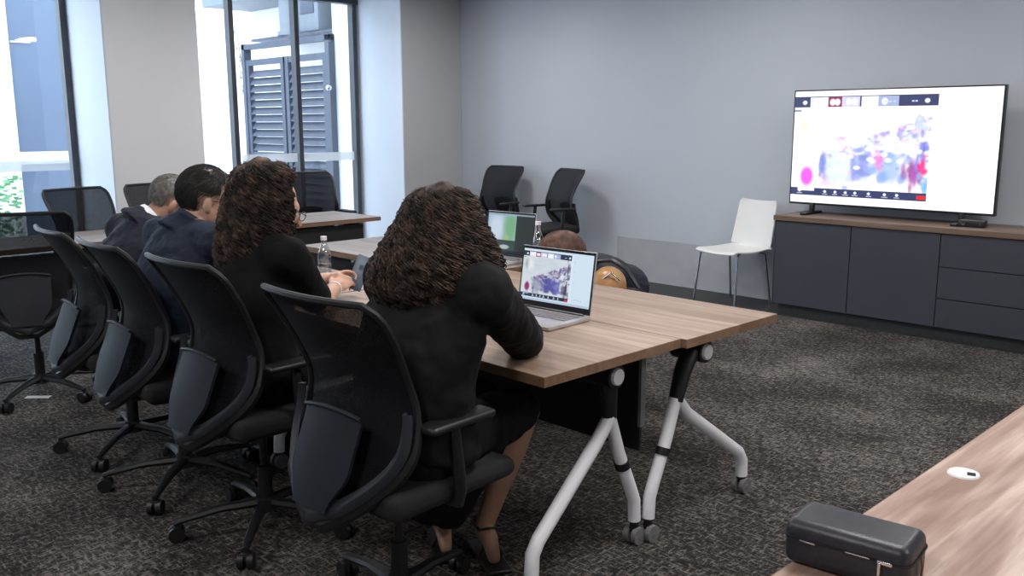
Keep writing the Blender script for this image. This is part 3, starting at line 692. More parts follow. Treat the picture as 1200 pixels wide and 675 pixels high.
def scenery(w, h):
    a = new_img(w, h, (0.35, 0.5, 0.6)); rs = np.random.RandomState(5)
    blob(a, 0.2, 0.4, 0.22, 0.5, (0.62, 0.72, 0.85), 0.9, 0.6); blob(a, 0.5, 0.35, 0.2, 0.6, (0.16, 0.42, 0.18), 0.9, 0.6); blob(a, 0.42, 0.65, 0.08, 0.1, (0.35, 0.5, 0.2), 0.9)
    rect(a, 0, 0.0, 1, 0.06, (0.3, 0.42, 0.5)); rect(a, 0, 0.72, 0.7, 1.0, (0.02, 0.05, 0.04)); rect(a, 0.62, 0.04, 1, 1, (0.008, 0.014, 0.012))
    blob(a, 0.4, 0.9, 0.12, 0.07, (0.5, 0.56, 0.55), 0.9); rect(a, 0, 0.8, 0.2, 1, (0.02, 0.05, 0.05))
    return a
laptop('second laptop with a green picture on screen, behind the curly hair, on the far table', (-3.40, 3.20, 0.74), R(4), R(8), scenery(90, 56), 0.9, w=0.34)

# ------------------------------------------------------------------ bottles, phone, case, paper
def bottle(label, loc, H=0.19, r=0.031, cap=True):
    b = thing('water_bottle', loc, 0, label, 'bottle', 'clear plastic water bottles')
    prof = [(0.0, 0.002), (r*0.85, 0.0), (r, 0.010), (r, 0.03), (r*0.93, 0.035), (r, 0.04), (r, 0.065), (r*0.93, 0.07), (r, 0.075), (r, 0.11), (r*0.9, 0.125), (r*0.62, 0.15), (r*0.40, 0.168), (r*0.40, H-0.004)]
    m = MB(); n = 28; rings = []
    for (rr, z) in prof: rings.append([m.bm.verts.new((max(rr, 1e-4)*math.cos(k*2*math.pi/n), max(rr, 1e-4)*math.sin(k*2*math.pi/n), z)) for k in range(n)])
    for i in range(len(rings)-1):
        for k in range(n): m.bm.faces.new((rings[i][k], rings[i][(k+1) % n], rings[i+1][(k+1) % n], rings[i+1][k]))
    m.build('bottle_body', M['bottle'], b)
    MB().cyl((0, 0, 0.004), (0, 0, 0.10), r*0.88, n=24).build('water', M['water'], b)
    if cap: MB().cyl((0, 0, H-0.014), (0, 0, H+0.004), r*0.46, n=20).build('bottle_cap', M['cap'], b)
    return b
bottle('clear water bottle on the table beside the hands holding the phone', (-3.60, 2.30, 0.74), H=0.19)
bottle('clear water bottle standing at the right of the second laptop', (-3.20, 3.33, 0.74), H=0.21)
ph = thing('smartphone', (-3.06, 2.12, 0.845), R(20), 'blue grey phone held up in the hands of the woman with brown curls', 'phone')
MB().box((0, 0, 0), (0.072, 0.009, 0.148), rot=Matrix.Rotation(R(14), 3, 'Y') @ Matrix.Rotation(R(-22), 3, 'X'), bevel=0.004, seg=3).build('phone_body', M['phone'], ph)
MB().box((-0.012, -0.028, 0.048), (0.022, 0.003, 0.022), rot=Matrix.Rotation(R(14), 3, 'Y') @ Matrix.Rotation(R(-22), 3, 'X'), bevel=0.001).build('camera_bump', M['bezel'], ph)
p = MB(); p.box((0, 0, 0.0015), (0.13, 0.045, 0.001)); p = p.build('paper_slip', M['paper'], smooth=False, loc=(-5.14, 1.45, 0), rotz=R(48)); tag(p, 'small white paper slip on the carpet by the left chair castor', 'paper')

cs = thing('leather_case', (-0.582, 1.345, 0.74), R(7), 'black leather zipped case lying on the foreground table', 'case')
b = MB(); b.box((0, 0, 0.048), (0.262, 0.118, 0.096), bevel=0.022, seg=5); b.build('case_body', M['leather'], cs)
z = MB()
def rr_path(hx, hy, r, zz, n=8):
    o = []
    for cx, cy, a0 in ((hx-r, hy-r, 0), (-hx+r, hy-r, 90), (-hx+r, -hy+r, 180), (hx-r, -hy+r, 270)):
        for i in range(n+1):
            a = R(a0+90*i/n); o.append((cx+r*math.cos(a), cy+r*math.sin(a), zz))
    return o
z.tube(rr_path(0.1325, 0.0605, 0.022, 0.062), 0.0022, n=6, closed=True); zo = z.build('zip_seam', M['gap'], cs)
MB().box((0.085, -0.0625, 0.062), (0.030, 0.005, 0.007), bevel=0.001).box((0.075, -0.066, 0.045), (0.006, 0.002, 0.034), bevel=0.001).build('zip_pull', M['chrome'], zo)
MB().box((-0.075, -0.063, 0.060), (0.034, 0.003, 0.004), bevel=0.001).build('zip_pull', M['chrome'], zo)
MB().box((0.03, -0.063, 0.063), (0.05, 0.003, 0.003), bevel=0.001).build('zip_slider', M['chrome'], zo)

z = MB(); z.tube([(0.135, 0.0, 0.062), (0.139, 0.0, 0.045), (0.137, 0.004, 0.02)], 0.005, n=8, flat=0.5); z.build('strap_loop', M['brownl'], cs)

cs.scale = (0.75, 0.93, 0.80)

# ------------------------------------------------------------------ people
def frame(f, up=(0, 0, 1)):
    f = V(f).normalized(); r = f.cross(V(up)).normalized(); u = r.cross(f)
    return Matrix((r, f, u)).transposed()     # columns: x right, y forward, z up
def add_head(mb, c, Rm, neck, s=1.0):
    T = lambda p: V(c)+Rm @ (V(p)*s)
    E = lambda p, r: mb.sph(T(p), tuple(q*s for q in r), Rm, u=24, v=16)
    E((0, -0.012, 0.025), (0.076, 0.097, 0.088)); E((0, 0.03, -0.03), (0.062, 0.066, 0.085)); E((0, 0.055, -0.088), (0.036, 0.034, 0.03))
    E((0, 0.075, 0.012), (0.055, 0.022, 0.03)); E((0.03, 0.065, -0.04), (0.026, 0.026, 0.028)); E((-0.03, 0.065, -0.04), (0.026, 0.026, 0.028))
    mb.cap(T((0, 0.095, 0.0)), T((0, 0.119, -0.035)), 0.009*s, 0.015*s, 10)
    E((0, 0.093, -0.066), (0.024, 0.012, 0.007)); E((0, 0.092, -0.075), (0.021, 0.012, 0.008))
    for k in (-1, 1):
        q = Rm @ Matrix.Rotation(R(20*k), 3, 'Z')
        mb.sph(T((k*0.083, -0.004, -0.018)), (0.012*s, 0.019*s, 0.033*s), q, u=12, v=10); E((k*0.076, 0.004, -0.035), (0.008, 0.012, 0.016))
        E((k*0.05, 0.0, -0.055), (0.02, 0.04, 0.035))
    mb.chain([T((0, -0.02, -0.07)), V(neck)+(T((0, -0.02, -0.07))-V(neck))*0.4, neck], [0.056*s, 0.055*s, 0.062*s])
def torso(mb, P, N, right, k=1.0, pad=0.0, w=(0.175, 0.155, 0.165, 0.185, 0.15), d=(0.125, 0.115, 0.12, 0.11, 0.075), bow=0.03):
    P, N = V(P), V(N); ax = (N-P); right = V(right).normalized()
    n = 34
    for i in range(n+1):
        t = i/n; q = t*(len(w)-1); j = min(int(q), len(w)-2); fr = q-j
        hw = w[j]*(1-fr)+w[j+1]*fr+pad; hd = d[j]*(1-fr)+d[j+1]*fr+pad
        z = ax.normalized(); y = z.cross(right).normalized(); x = y.cross(z).normalized()
        c = P+ax*t*0.94-y*bow*math.sin(t*math.pi)
        mb.sph(c, (hw*k, hd*k, 0.065), Matrix((x, y, z)).transposed(), u=20, v=10)
def hand(mb, wrist, dirn, normal, side=1, curl=0.5, s=1.0, spread=0.12):
    d = V(dirn).normalized(); n = V(normal); n = (n-d*n.dot(d)).normalized(); x = d.cross(n).normalized()*side   # x towards the thumb
    W = V(wrist); B = lambda a, b, c: W+(x*a+d*b+n*c)*s
    Q = Matrix((x, d, n)).transposed()
    mb.sph(B(0, 0.045, 0), (0.040*s, 0.050*s, 0.015*s), Q, u=14, v=8); mb.sph(B(0.0, 0.07, 0), (0.041*s, 0.025*s, 0.0135*s), Q, u=14, v=8)
    mb.cap(W, B(0, 0.03, 0), 0.025*s, 0.022*s, 12)
    Ls = [0.070, 0.080, 0.075, 0.058]
    for i, L in enumerate(Ls):
        a = 0.030-0.020*i; ang = (1.5-i)*spread
        p = B(a, 0.085, 0); rr = 0.0085 if i < 3 else 0.0075
        th = 0.0; pts = [p]
        for k, fl in enumerate((0.42, 0.32, 0.26)):
            th += curl*(0.7 if k == 0 else 0.9)
            v = (d*math.cos(th)+x*math.sin(ang))-n*math.sin(th)
            p = p+v.normalized()*L*fl*s; pts.append(p)
        mb.chain(pts, [rr*s, rr*0.95*s, rr*0.88*s, rr*0.78*s], 8)
    pts = [B(0.028, 0.02, -0.004), B(0.050, 0.045, -0.012), B(0.056, 0.070, -0.018-0.02*curl), B(0.050, 0.092, -0.022-0.03*curl)]
    mb.chain(pts, [0.015*s, 0.012*s, 0.010*s, 0.0085*s], 8)
def eyes(c, Rm, parent, s=1.0):
    m = MB()
    for k in (-1, 1): m.sph(V(c)+Rm @ (V((k*0.030, 0.083, -0.005))*s), 0.011*s, u=12, v=8)
    return m.build('eyes', M['eye'], parent)
def glasses(c, Rm, parent, s=1.0):
    m = MB(); T = lambda p: V(c)+Rm @ (V(p)*s)
    for k in (-1, 1):
        m.tube([T((k*0.032+0.023*math.cos(a), 0.112, -0.008+0.017*math.sin(a))) for a in [i*math.pi/8 for i in range(16)]], 0.0016, n=5, closed=True)
        m.tube([T((k*0.056, 0.112, -0.003)), T((k*0.075, 0.09, -0.002)), T((k*0.084, 0.01, 0.0)), T((k*0.084, -0.01, -0.012))], 0.0017, n=5)
    m.tube([T((-0.009, 0.113, -0.004)), T((0, 0.116, 0)), T((0.009, 0.113, -0.004))], 0.0015, n=5)
    return m.build('glasses', M['bezel'], parent)
def strands_mesh(name, strands, r, material, parent, sides=3, core=None):
    VS = []; FS = []; base = 0; ka = np.arange(sides)*2*math.pi/sides
    for pts, rad in strands:
        P = np.array(pts, float); n = len(P)
        T = np.gradient(P, axis=0); T /= (np.linalg.norm(T, axis=1, keepdims=True)+1e-9)
        A = np.cross(T, np.array([0.3, 0.5, 0.81])); A /= (np.linalg.norm(A, axis=1, keepdims=True)+1e-9); B = np.cross(T, A)
        taper = np.minimum(1, np.minimum(np.arange(n)+1, (n-np.arange(n)))/4.0)*rad
        VS.append((P[:, None, :]+(A[:, None, :]*np.cos(ka)[None, :, None]+B[:, None, :]*np.sin(ka)[None, :, None])*taper[:, None, None]).reshape(-1, 3))
        i_ = np.repeat(np.arange(n-1), sides); k_ = np.tile(np.arange(sides), n-1); k2 = (k_+1) % sides
        FS.append(np.stack([base+i_*sides+k_, base+i_*sides+k2, base+(i_+1)*sides+k2, base+(i_+1)*sides+k_], 1)); base += n*sides
    vs = np.concatenate(VS); fs = np.concatenate(FS)
    me = bpy.data.meshes.new(name); me.vertices.add(len(vs)); me.vertices.foreach_set('co', vs.ravel())
    me.loops.add(len(fs)*4); me.loops.foreach_set('vertex_index', fs.ravel()); me.polygons.add(len(fs))
    me.polygons.foreach_set('loop_start', np.arange(0, len(fs)*4, 4)); me.polygons.foreach_set('use_smooth', np.ones(len(fs), dtype=bool))
    me.update(calc_edges=True)
    if core is not None:
        b2 = bmesh.new(); b2.from_mesh(me); b2.from_mesh(core.data); b2.to_mesh(me); b2.free(); bpy.data.objects.remove(core)
    me.materials.append(material)
    o = bpy.data.objects.new(name, me); COL.objects.link(o); o.parent = parent; return o
def curly(parent, c, Rm, profile, n, helix, pitch, rad, material, face_dir, z_end, lean=(0, 0), seed=1, open_az=1.0, clump=5, HCc=(0, 0, 0)):
    """profile: list of (world z, radius); strands leave the crown and fall, keeping clear of the face"""
    rs = random.Random(seed); zs = [p[0] for p in profile]; rr = [p[1] for p in profile]; top = zs[0]
    def prof(z): return float(np.interp(-z, [-q for q in zs], rr))
    def cent(z): t = (top-z); return V((c[0]+lean[0]*t, c[1]+lean[1]*t, z))
    fa = math.atan2(face_dir[1], face_dir[0])
    core = MB()
    nz = 16
    for i in range(nz+1):
        z = top-0.012-(top-z_end-0.06)*i/nz; q = cent(z); pr = prof(z)*0.80
        # back-shifted so that the face stays free
        off = -V((math.cos(fa), math.sin(fa), 0))*pr*0.22
        core.sph(q+off, (pr*0.9, pr*0.86, 0.03), u=20, v=8)
    core.sph(V(HCc)+Rm @ V((0, -0.022, 0.028)), (0.084, 0.095, 0.090), Rm, u=24, v=16)
    co = core.build('core', material, None, voxel=0.009, smooth_it=4, disp=(0.03, 0.02))
    st = []
    for s in range(n):
        az = rs.uniform(0, 2*math.pi); dfa = (az-fa+math.pi) % (2*math.pi)-math.pi
        shell = 0.72+0.30*math.sqrt(rs.random())
        face = abs(dfa) < open_az
        z0 = top-0.004-(rs.random()*0.012 if rs.random() < 0.45 else rs.random()**1.3*0.16); z1 = z_end+rs.random()**1.5*0.13
        if face: z0 = top-0.004-rs.random()*0.015; z1 = top-0.05-rs.random()*0.03
        L = z0-z1; N = max(8, int(L/0.0060)); ph = rs.uniform(0, 6.28); hx0 = helix*rs.uniform(0.6, 1.4); pt = pitch*rs.uniform(0.75, 1.3); da = rs.uniform(-0.35, 0.35)
        for c_ in range(clump):
            t = np.linspace(0, 1, N); z = z0-L*t; hx = hx0*rs.uniform(0.8, 1.2)
            p = np.interp(-z, [-q for q in zs], rr)*shell; a = az+da*t; ph2 = ph+rs.uniform(-0.5, 0.5)
            ox, oy, oz = rs.gauss(0, 0.0028), rs.gauss(0, 0.0028), rs.gauss(0, 0.004)
            sa = hx*np.sin(ph2+L*t*6.283/pt); ca_ = hx*np.cos(ph2+L*t*6.283/pt); spread = 0.5+1.2*t
            x = c[0]+lean[0]*(top-z)+np.cos(a)*(p+ca_)-np.sin(a)*sa+ox*spread; y = c[1]+lean[1]*(top-z)+np.sin(a)*(p+ca_)+np.cos(a)*sa+oy*spread
            st.append((np.stack([x, y, z+oz], 1), rad*rs.uniform(0.7, 1.4)))
    return strands_mesh('hair', st, rad, material, parent, core=co)
def short_hair(parent, c, Rm, material, n, length, keep, s=1.0, rad=0.0013, seed=2, flow=(0, -0.3, -1), lift=0.35, thick=0.010):
    rs = random.Random(seed); st = []
    T = lambda p: V(c)+Rm @ (V(p)*s)
    core = MB(); core.sph((0, 0, 0), 1, u=40, v=28)
    R0 = V((0.080+thick*0.6, 0.101+thick*0.6, 0.092+thick)); C0 = V((0, -0.012, 0.025))
    kill = []
    for v in core.bm.verts:
        p = C0+V((v.co.x*R0.x, v.co.y*R0.y, v.co.z*R0.z))
        if not keep(p, 0): kill.append(v)
        v.co = T(p+V((rs.uniform(-1, 1), rs.uniform(-1, 1), rs.uniform(-1, 1)))*0.0012)
    bmesh.ops.delete(core.bm, geom=kill, context='VERTS')
    bmesh.ops.solidify(core.bm, geom=core.bm.faces[:], thickness=0.004)
    co = core.build('core', material, None)
    while len(st) < n:
        u = V((rs.gauss(0, 1), rs.gauss(0, 1), rs.gauss(0, 1))).normalized()
        p = C0+V((u.x*R0.x, u.y*R0.y, u.z*R0.z))
        if not keep(p, rs.uniform(-0.006, 0.004)): continue
        fl = V(flow)+V((rs.uniform(-.35, .35), rs.uniform(-.35, .35), rs.uniform(-.35, .35))); fl = (fl-u*fl.dot(u)).normalized()
        L = length*rs.uniform(0.6, 1.2); pts = []
        for i in range(5):
            t = i/4; pts.append(T(p+fl*L*t+u*lift*L*math.sin(t*2.2)*0.5))
        st.append((pts, rad))
    return strands_mesh('hair', st, rad, material, parent, core=co)

def person(label, key, P, N, HC, face, sh, el, wr, hd, hips, knees, ankles, toes, skin, hands=(0.6, 0.6), hn=None, s=1.0, leg_r=1.0, skinleg=None):
    t = thing('person', (P[0], P[1], 0.0), 0, label, 'person')
    inv = V((-P[0], -P[1], 0))
    H = frame(face)
    b = MB(); right = V(sh[0])-V(sh[1])
    torso(b, P, N, right, pad=-0.02)
    add_head(b, HC, H, N, s)
    for i in (0, 1):
        sd = 1 if i == 0 else -1
        b.chain([V(N)+(V(sh[i])-V(N))*0.35+V((0, 0, -0.03)), sh[i], el[i], wr[i]], [0.050, 0.050, 0.040, 0.026])
        b.sph(V(el[i])+(V(wr[i])-V(el[i]))*0.25, 0.041)
        hand(b, wr[i], hd[i], (hn[i] if hn else (0, 0, 1)), side=-sd, curl=hands[i], s=0.95)
        b.chain([hips[i], knees[i]], [0.085*leg_r, 0.058*leg_r]); k, a = V(knees[i]), V(ankles[i])
        b.chain([k, k+(a-k)*0.3, k+(a-k)*0.7, a], [0.055*leg_r, 0.056*leg_r, 0.042*leg_r, 0.032])
        tt = V(toes[i]); b.chain([a+V((0, 0, -0.02)), a+(tt-a)*0.5+V((0, 0, 0.012)), tt], [0.034, 0.030, 0.022]); b.sph(a-(tt-a)*0.22+V((0, 0, -0.045)), 0.028)
    body = b.build('body', skin, None, voxel=0.0062, smooth_it=4)
    return t, H, body, inv
def attach(t, *objs):
    for o in objs:
        o.parent = t; o.location = (-t.location.x, -t.location.y, 0)

def sleeve(mb, sh, el, wr, r=(0.078, 0.062, 0.045), upto=1.0):
    e = V(el); w = e+(V(wr)-e)*upto
    if upto > 0: mb.chain([sh, el, w], [r[0], r[1], r[2]])
    else: mb.chain([sh, V(sh)+(e-V(sh))*(1+upto)], [r[0], r[1]])

# --- woman in black jacket (nearest)
P, N = (-1.95, 1.53, 0.58), (-1.925, 1.61, 1.045)
HC = (-1.945, 1.655, 1.145)
sh = [(-1.735, 1.60, 1.005), (-2.125, 1.58, 1.0)]; el = [(-1.905, 1.925, 0.79), (-2.26, 1.86, 0.80)]
wr = [(-2.10, 2.10, 0.785), (-2.36, 2.10, 0.785)]; hd = [(-0.75, 0.75, -0.02), (0.15, 1, -0.02)]
t, H, body, _ = person('woman with dark curly hair in a black jacket, seated nearest, at the laptop', 'w1', P, N, HC, (-0.25, 0.88, -0.40), sh, el, wr, hd,
    [(-1.90, 1.52, 0.55), (-2.05, 1.52, 0.55)], [(-2.015, 2.03, 0.515), (-2.18, 2.0, 0.51)], [(-2.125, 1.95, 0.10), (-2.30, 1.90, 0.09)], [(-2.03, 1.905, 0.03), (-2.20, 1.84, 0.03)], M['skin3'], (0.35, 0.35), leg_r=0.95)
j = MB(); torso(j, V(P)+V((0, 0, -0.02)), V(N)+V((0, -0.01, -0.02)), V(sh[0])-V(sh[1]), pad=0.022, w=(0.19, 0.175, 0.185, 0.20, 0.15), d=(0.14, 0.13, 0.13, 0.115, 0.075), bow=0.045)
for i in (0, 1): j.chain([V(N)+(V(sh[i])-V(N))*0.35+V((0, 0, -0.03)), sh[i]], [0.075, 0.082]); sleeve(j, sh[i], el[i], wr[i], (0.076, 0.064, 0.046), 0.93)
jk = j.build('jacket', M['blackcloth'], None, voxel=0.008, smooth_it=8, disp=(0.10, 0.028))
k = MB()
for i in (0, 1):
    a = [(-1.90, 1.50, 0.54), (-2.05, 1.50, 0.54)][i]; kn = [(-2.02, 2.00, 0.52), (-2.18, 1.98, 0.515)][i]
    k.chain([a, kn], [0.125, 0.080])
k.chain([(-2.07, 1.93, 0.49), (-2.20, 1.86, 0.17)], [0.085, 0.075]); k.chain([(-2.2, 1.93, 0.49), (-2.32, 1.85, 0.17)], [0.085, 0.085]); k.sph((-1.97, 1.53, 0.55), (0.20, 0.15, 0.11))
k.chain([(-1.98, 1.75, 0.50), (-2.22, 1.80, 0.20)], [0.07, 0.08])
sk = k.build('skirt', M['blackdress'], None, voxel=0.009, smooth_it=6, disp=(0.08, 0.02))
for i, (a, tt) in enumerate((((-2.125, 1.95, 0.10), (-2.03, 1.905, 0.03)), ((-2.30, 1.90, 0.09), (-2.20, 1.84, 0.03)))):
    a, tt = V(a), V(tt); d_ = (tt-a); d_.z = 0; d_.normalize(); px_ = V((-d_.y, d_.x, 0))
    s_ = MB(); 
    mid = a+(tt-a)*0.45; mid.z = 0.008
    s_.box(mid, (0.255, 0.086, 0.016), rot=math.atan2(d_.y, d_.x), bevel=0.007, seg=3)
    s_.tube([tt-d_*0.045+px_*0.044+V((0, 0, -0.015)), tt-d_*0.04+px_*0.02+V((0, 0, 0.028)), tt-d_*0.04-px_*0.02+V((0, 0, 0.028)), tt-d_*0.045-px_*0.044+V((0, 0, -0.015))], 0.007, n=8)
    s_.tube([a-d_*0.05+V((0, 0, 0.0))+px_*0.03, a-d_*0.065+V((0, 0, 0.0)), a-d_*0.05-px_*0.03, a+d_*0.035-px_*0.03+V((0, 0, 0.0)), a+d_*0.05+V((0, 0, 0.01)), a+d_*0.035+px_*0.03], 0.005, n=8, closed=True)
    so = s_.build('sandal', M['black'], None); attach(t, so)
hr = curly(None, (HC[0]-0.0, HC[1]-0.02, 0), H, [(1.274, 0.035), (1.262, 0.066), (1.236, 0.094), (1.19, 0.112), (1.13, 0.145), (1.07, 0.176), (1.01, 0.182), (0.95, 0.14), (0.90, 0.09)], 1250, 0.0105, 0.034, 0.0016, M['curl1'], (-0.27, 0.96), 0.940, lean=(0.0, -0.10), seed=4, HCc=HC)
attach(t, body, jk, sk, hr, eyes(HC, H, None))

# --- woman with brown curls and phone
P, N = (-2.86, 1.53, 0.58), (-2.87, 1.57, 1.06)
HC = (-2.865, 1.62, 1.168)
sh = [(-2.69, 1.57, 1.005), (-3.05, 1.56, 1.0)]; el = [(-2.80, 1.76, 0.80), (-3.20, 1.75, 0.80)]
wr = [(-3.045, 1.99, 0.80), (-3.16, 2.03, 0.82)]; hd = [(-0.35, 0.90, 0.22), (0.45, 0.85, 0.22)]
t, H, body, _ = person('woman with brown curly hair in a black short sleeved top, holding a phone', 'w2', P, N, HC, (0.10, 0.92, -0.32), sh, el, wr, hd,
    [(-2.78, 1.52, 0.55), (-2.94, 1.52, 0.55)], [(-2.80, 1.97, 0.53), (-2.98, 1.97, 0.53)], [(-2.80, 1.93, 0.09), (-2.98, 1.93, 0.09)], [(-2.80, 2.07, 0.03), (-2.98, 2.07, 0.03)], M['skin'], (0.75, 0.75), hn=[(0.5, 0.2, 1), (-0.5, 0.2, 1)])
j = MB(); torso(j, P, V(N)+V((0, -0.01, -0.03)), V(sh[0])-V(sh[1]), pad=0.02, w=(0.185, 0.17, 0.18, 0.19, 0.14), d=(0.14, 0.13, 0.13, 0.11, 0.07), bow=0.045)
for i in (0, 1): j.chain([V(N)+(V(sh[i])-V(N))*0.35+V((0, 0, -0.03)), sh[i]], [0.07, 0.078]); e = V(sh[i])+(V(el[i])-V(sh[i]))*0.80; j.chain([sh[i], e], [0.077, 0.064])
for i in (0, 1): j.chain([[(-2.78, 1.5, 0.54), (-2.94, 1.5, 0.54)][i], [(-2.80, 1.96, 0.53), (-2.98, 1.96, 0.53)][i]], [0.12, 0.08])
dr = j.build('dress', M['blackdress'], None, voxel=0.009, smooth_it=6, disp=(0.09, 0.018))
hr = curly(None, (HC[0]+0.0, HC[1]-0.02, 0), H, [(1.322, 0.035), (1.310, 0.066), (1.282, 0.094), (1.23, 0.108), (1.17, 0.120), (1.08, 0.128), (1.0, 0.125), (0.92, 0.10)], 800, 0.0125, 0.050, 0.0017, M['curl2'], (0.10, 0.99), 0.930, lean=(-0.10, -0.10), seed=9, open_az=0.9, HCc=HC)
gl = glasses(HC, H, None); br = MB(); a, b_ = V(el[0]), V(wr[0]); q = a+(b_-a)*0.90
br.cyl(q, q+(b_-a).normalized()*0.012, 0.0315, n=20); bo = br.build('bracelet', M['cap'], None)
attach(t, body, dr, hr, gl, bo, eyes(HC, H, None))

# --- man in navy suit, dark hair
P, N = (-3.44, 1.56, 0.58), (-3.465, 1.585, 1.055)
HC = (-3.455, 1.668, 1.155)
sh = [(-3.225, 1.60, 1.0), (-3.63, 1.55, 1.0)]; el = [(-3.16, 1.84, 0.80), (-3.76, 1.80, 0.80)]
wr = [(-3.34, 2.04, 0.785), (-3.62, 2.05, 0.785)]; hd = [(-0.6, 0.8, 0), (0.5, 0.85, 0)]
t, H, body, _ = person('man with short dark hair and glasses in a navy suit, head bowed', 'm3', P, N, HC, (0.32, 0.90, -0.24), sh, el, wr, hd,
    [(-3.37, 1.52, 0.55), (-3.55, 1.52, 0.55)], [(-3.36, 1.99, 0.53), (-3.56, 1.99, 0.53)], [(-3.36, 1.95, 0.09), (-3.56, 1.95, 0.09)], [(-3.35, 2.10, 0.03), (-3.56, 2.10, 0.03)], M['skin'], s=1.03)
def suit(P, N, HC, sh, el, wr, m, pad=0.03):
    j = MB(); torso(j, P, V(N)+V((0, -0.01, -0.02)), V(sh[0])-V(sh[1]), pad=pad, w=(0.19, 0.19, 0.20, 0.21, 0.13), d=(0.13, 0.125, 0.13, 0.12, 0.08), bow=0.035)
    ax = (V(HC)-V(N)).normalized(); q0 = V(N)+ax*0.018; rx = V((1, 0, 0)); ry = ax.cross(rx).normalized()
    j.cyl(q0-ax*0.075, q0+ax*0.002, 0.108, 0.074, n=24)
    for i in (0, 1): j.chain([V(N)+(V(sh[i])-V(N))*0.18+V((0, 0, -0.030)), sh[i]], [0.070, 0.080]); sleeve(j, sh[i], el[i], wr[i], (0.082, 0.067, 0.050), 0.93)
    return j.build('suit_jacket', m, None, voxel=0.008, smooth_it=14, disp=(0.07, 0.022))
def trousers(P, x0, x1, ky, m):
    j = MB(); j.sph((P[0], P[1]+0.03, 0.55), (0.19, 0.15, 0.10))
    for x in (x0, x1): j.chain([(x, 1.52 if P[0] > -3.8 else 1.6, 0.55), (x, ky, 0.53), (x, ky-0.04, 0.10)], [0.105, 0.078, 0.058])
    return j.build('trousers', m, None, voxel=0.009, smooth_it=5, disp=(0.08, 0.015))
def shoes(t, xs, y, m):
    for x in xs:
        s_ = MB(); s_.cap((x, y-0.04, 0.045), (x, y+0.14, 0.035), 0.043, 0.036); s_.box((x, y+0.05, 0.008), (0.088, 0.27, 0.016), bevel=0.006)
        attach(t, s_.build('shoe', m, None))
def collar(N, HC, m, r=0.066, tilt=(0, 0.25, 1)):
    c = MB(); n_ = V(N); ax = (V(HC)-V(N)).normalized()
    c.cyl(n_-ax*0.005, n_+ax*0.038, r+0.010, r-0.002, n=28, caps=False)
    bmesh.ops.solidify(c.bm, geom=c.bm.faces[:], thickness=0.005)
    return c.build('shirt_collar', m, None)
sj = suit(P, N, HC, sh, el, wr, M['navy']); tr = trousers(P, -3.36, -3.56, 1.99, M['navy']); cl = collar(N, HC, M['blueshirt'])
keep3 = lambda p, j: (p.z > 0.062+j or (p.y < 0.045+j and p.z > 0.018+j) or (p.y < -0.030+j and p.z > -0.052+j)) and p.y < 0.092
hr = short_hair(None, HC, H, M['hair_dark'], 3200, 0.020, keep3, s=1.03, flow=(0, -0.6, -0.7), thick=0.011)
# combed-forward tuft at the front
gl = glasses(HC, H, None, 1.03)
attach(t, body, sj, tr, cl, hr, gl, eyes(HC, H, None, 1.03)); shoes(t, (-3.36, -3.56), 1.97, M['black'])

# --- older man, grey hair
P, N = (-4.06, 1.60, 0.58), (-4.07, 1.67, 1.02)
HC = (-4.06, 1.790, 1.098)
sh = [(-3.87, 1.68, 0.965), (-4.27, 1.64, 0.965)]; el = [(-3.80, 1.88, 0.79), (-4.38, 1.86, 0.79)]
wr = [(-3.98, 2.07, 0.78), (-4.22, 2.08, 0.78)]; hd = [(-0.5, 0.85, 0), (0.5, 0.85, 0)]
t, H, body, _ = person('older man with short grey hair in a dark navy suit, farthest of the seated row', 'm4', P, N, HC, (0.20, 0.82, -0.58), sh, el, wr, hd,
    [(-3.99, 1.58, 0.55), (-4.17, 1.58, 0.55)], [(-3.98, 2.02, 0.53), (-4.18, 2.02, 0.53)], [(-3.98, 1.98, 0.09), (-4.18, 1.98, 0.09)], [(-3.98, 2.13, 0.03), (-4.18, 2.13, 0.03)], M['skin2'], s=0.99)
sj = suit(P, N, HC, sh, el, wr, M['navy2'], 0.022); tr = trousers(P, -3.98, -4.18, 2.02, M['navy2']); cl = collar(N, HC, M['shirt'], 0.068)
keep4 = lambda p, j: (p.z > 0.070+j or (p.y < 0.025+j and p.z > 0.018+j) or (p.y < -0.030+j and p.z > -0.05+j)) and p.y < 0.07
hr = short_hair(None, HC, H, M['hair_grey'], 2200, 0.014, keep4, flow=(0, -0.6, -0.7), thick=0.006, rad=0.001)
gl = glasses(HC, H, None)
attach(t, body, sj, tr, cl, hr, gl, eyes(HC, H, None)); shoes(t, (-3.98, -4.18), 2.0, M['black'])

# --- auburn haired person bowing behind the laptop
P, N = (-3.05, 3.82, 0.55), (-3.08, 3.52, 0.70)
HC = (-3.10, 3.41, 0.783)
sh = [(-3.25, 3.56, 0.66), (-2.91, 3.56, 0.66)]; el = [(-3.27, 3.42, 0.50), (-2.89, 3.42, 0.50)]
wr = [(-3.14, 3.24, 0.50), (-2.94, 3.24, 0.50)]; hd = [(0.2, -0.6, -0.5), (-0.2, -0.6, -0.5)]
t, H, body, _ = person('auburn haired person bending low behind the open laptop', 'p5', P, N, HC, (0.0, -0.55, -0.83), sh, el, wr, hd,
    [(-3.10, 3.78, 0.55), (-2.94, 3.78, 0.55)], [(-3.12, 3.36, 0.42), (-2.92, 3.36, 0.42)], [(-3.12, 3.50, 0.09), (-2.92, 3.50, 0.09)], [(-3.12, 3.37, 0.03), (-2.92, 3.37, 0.03)], M['skin'])
j = MB(); torso(j, P, V(N)+V((0, 0.02, -0.02)), V(sh[0])-V(sh[1]), pad=0.03, bow=0.0)
j.chain([P, N, V(N)+V((0, -0.03, 0.01))], [0.12, 0.085, 0.068])
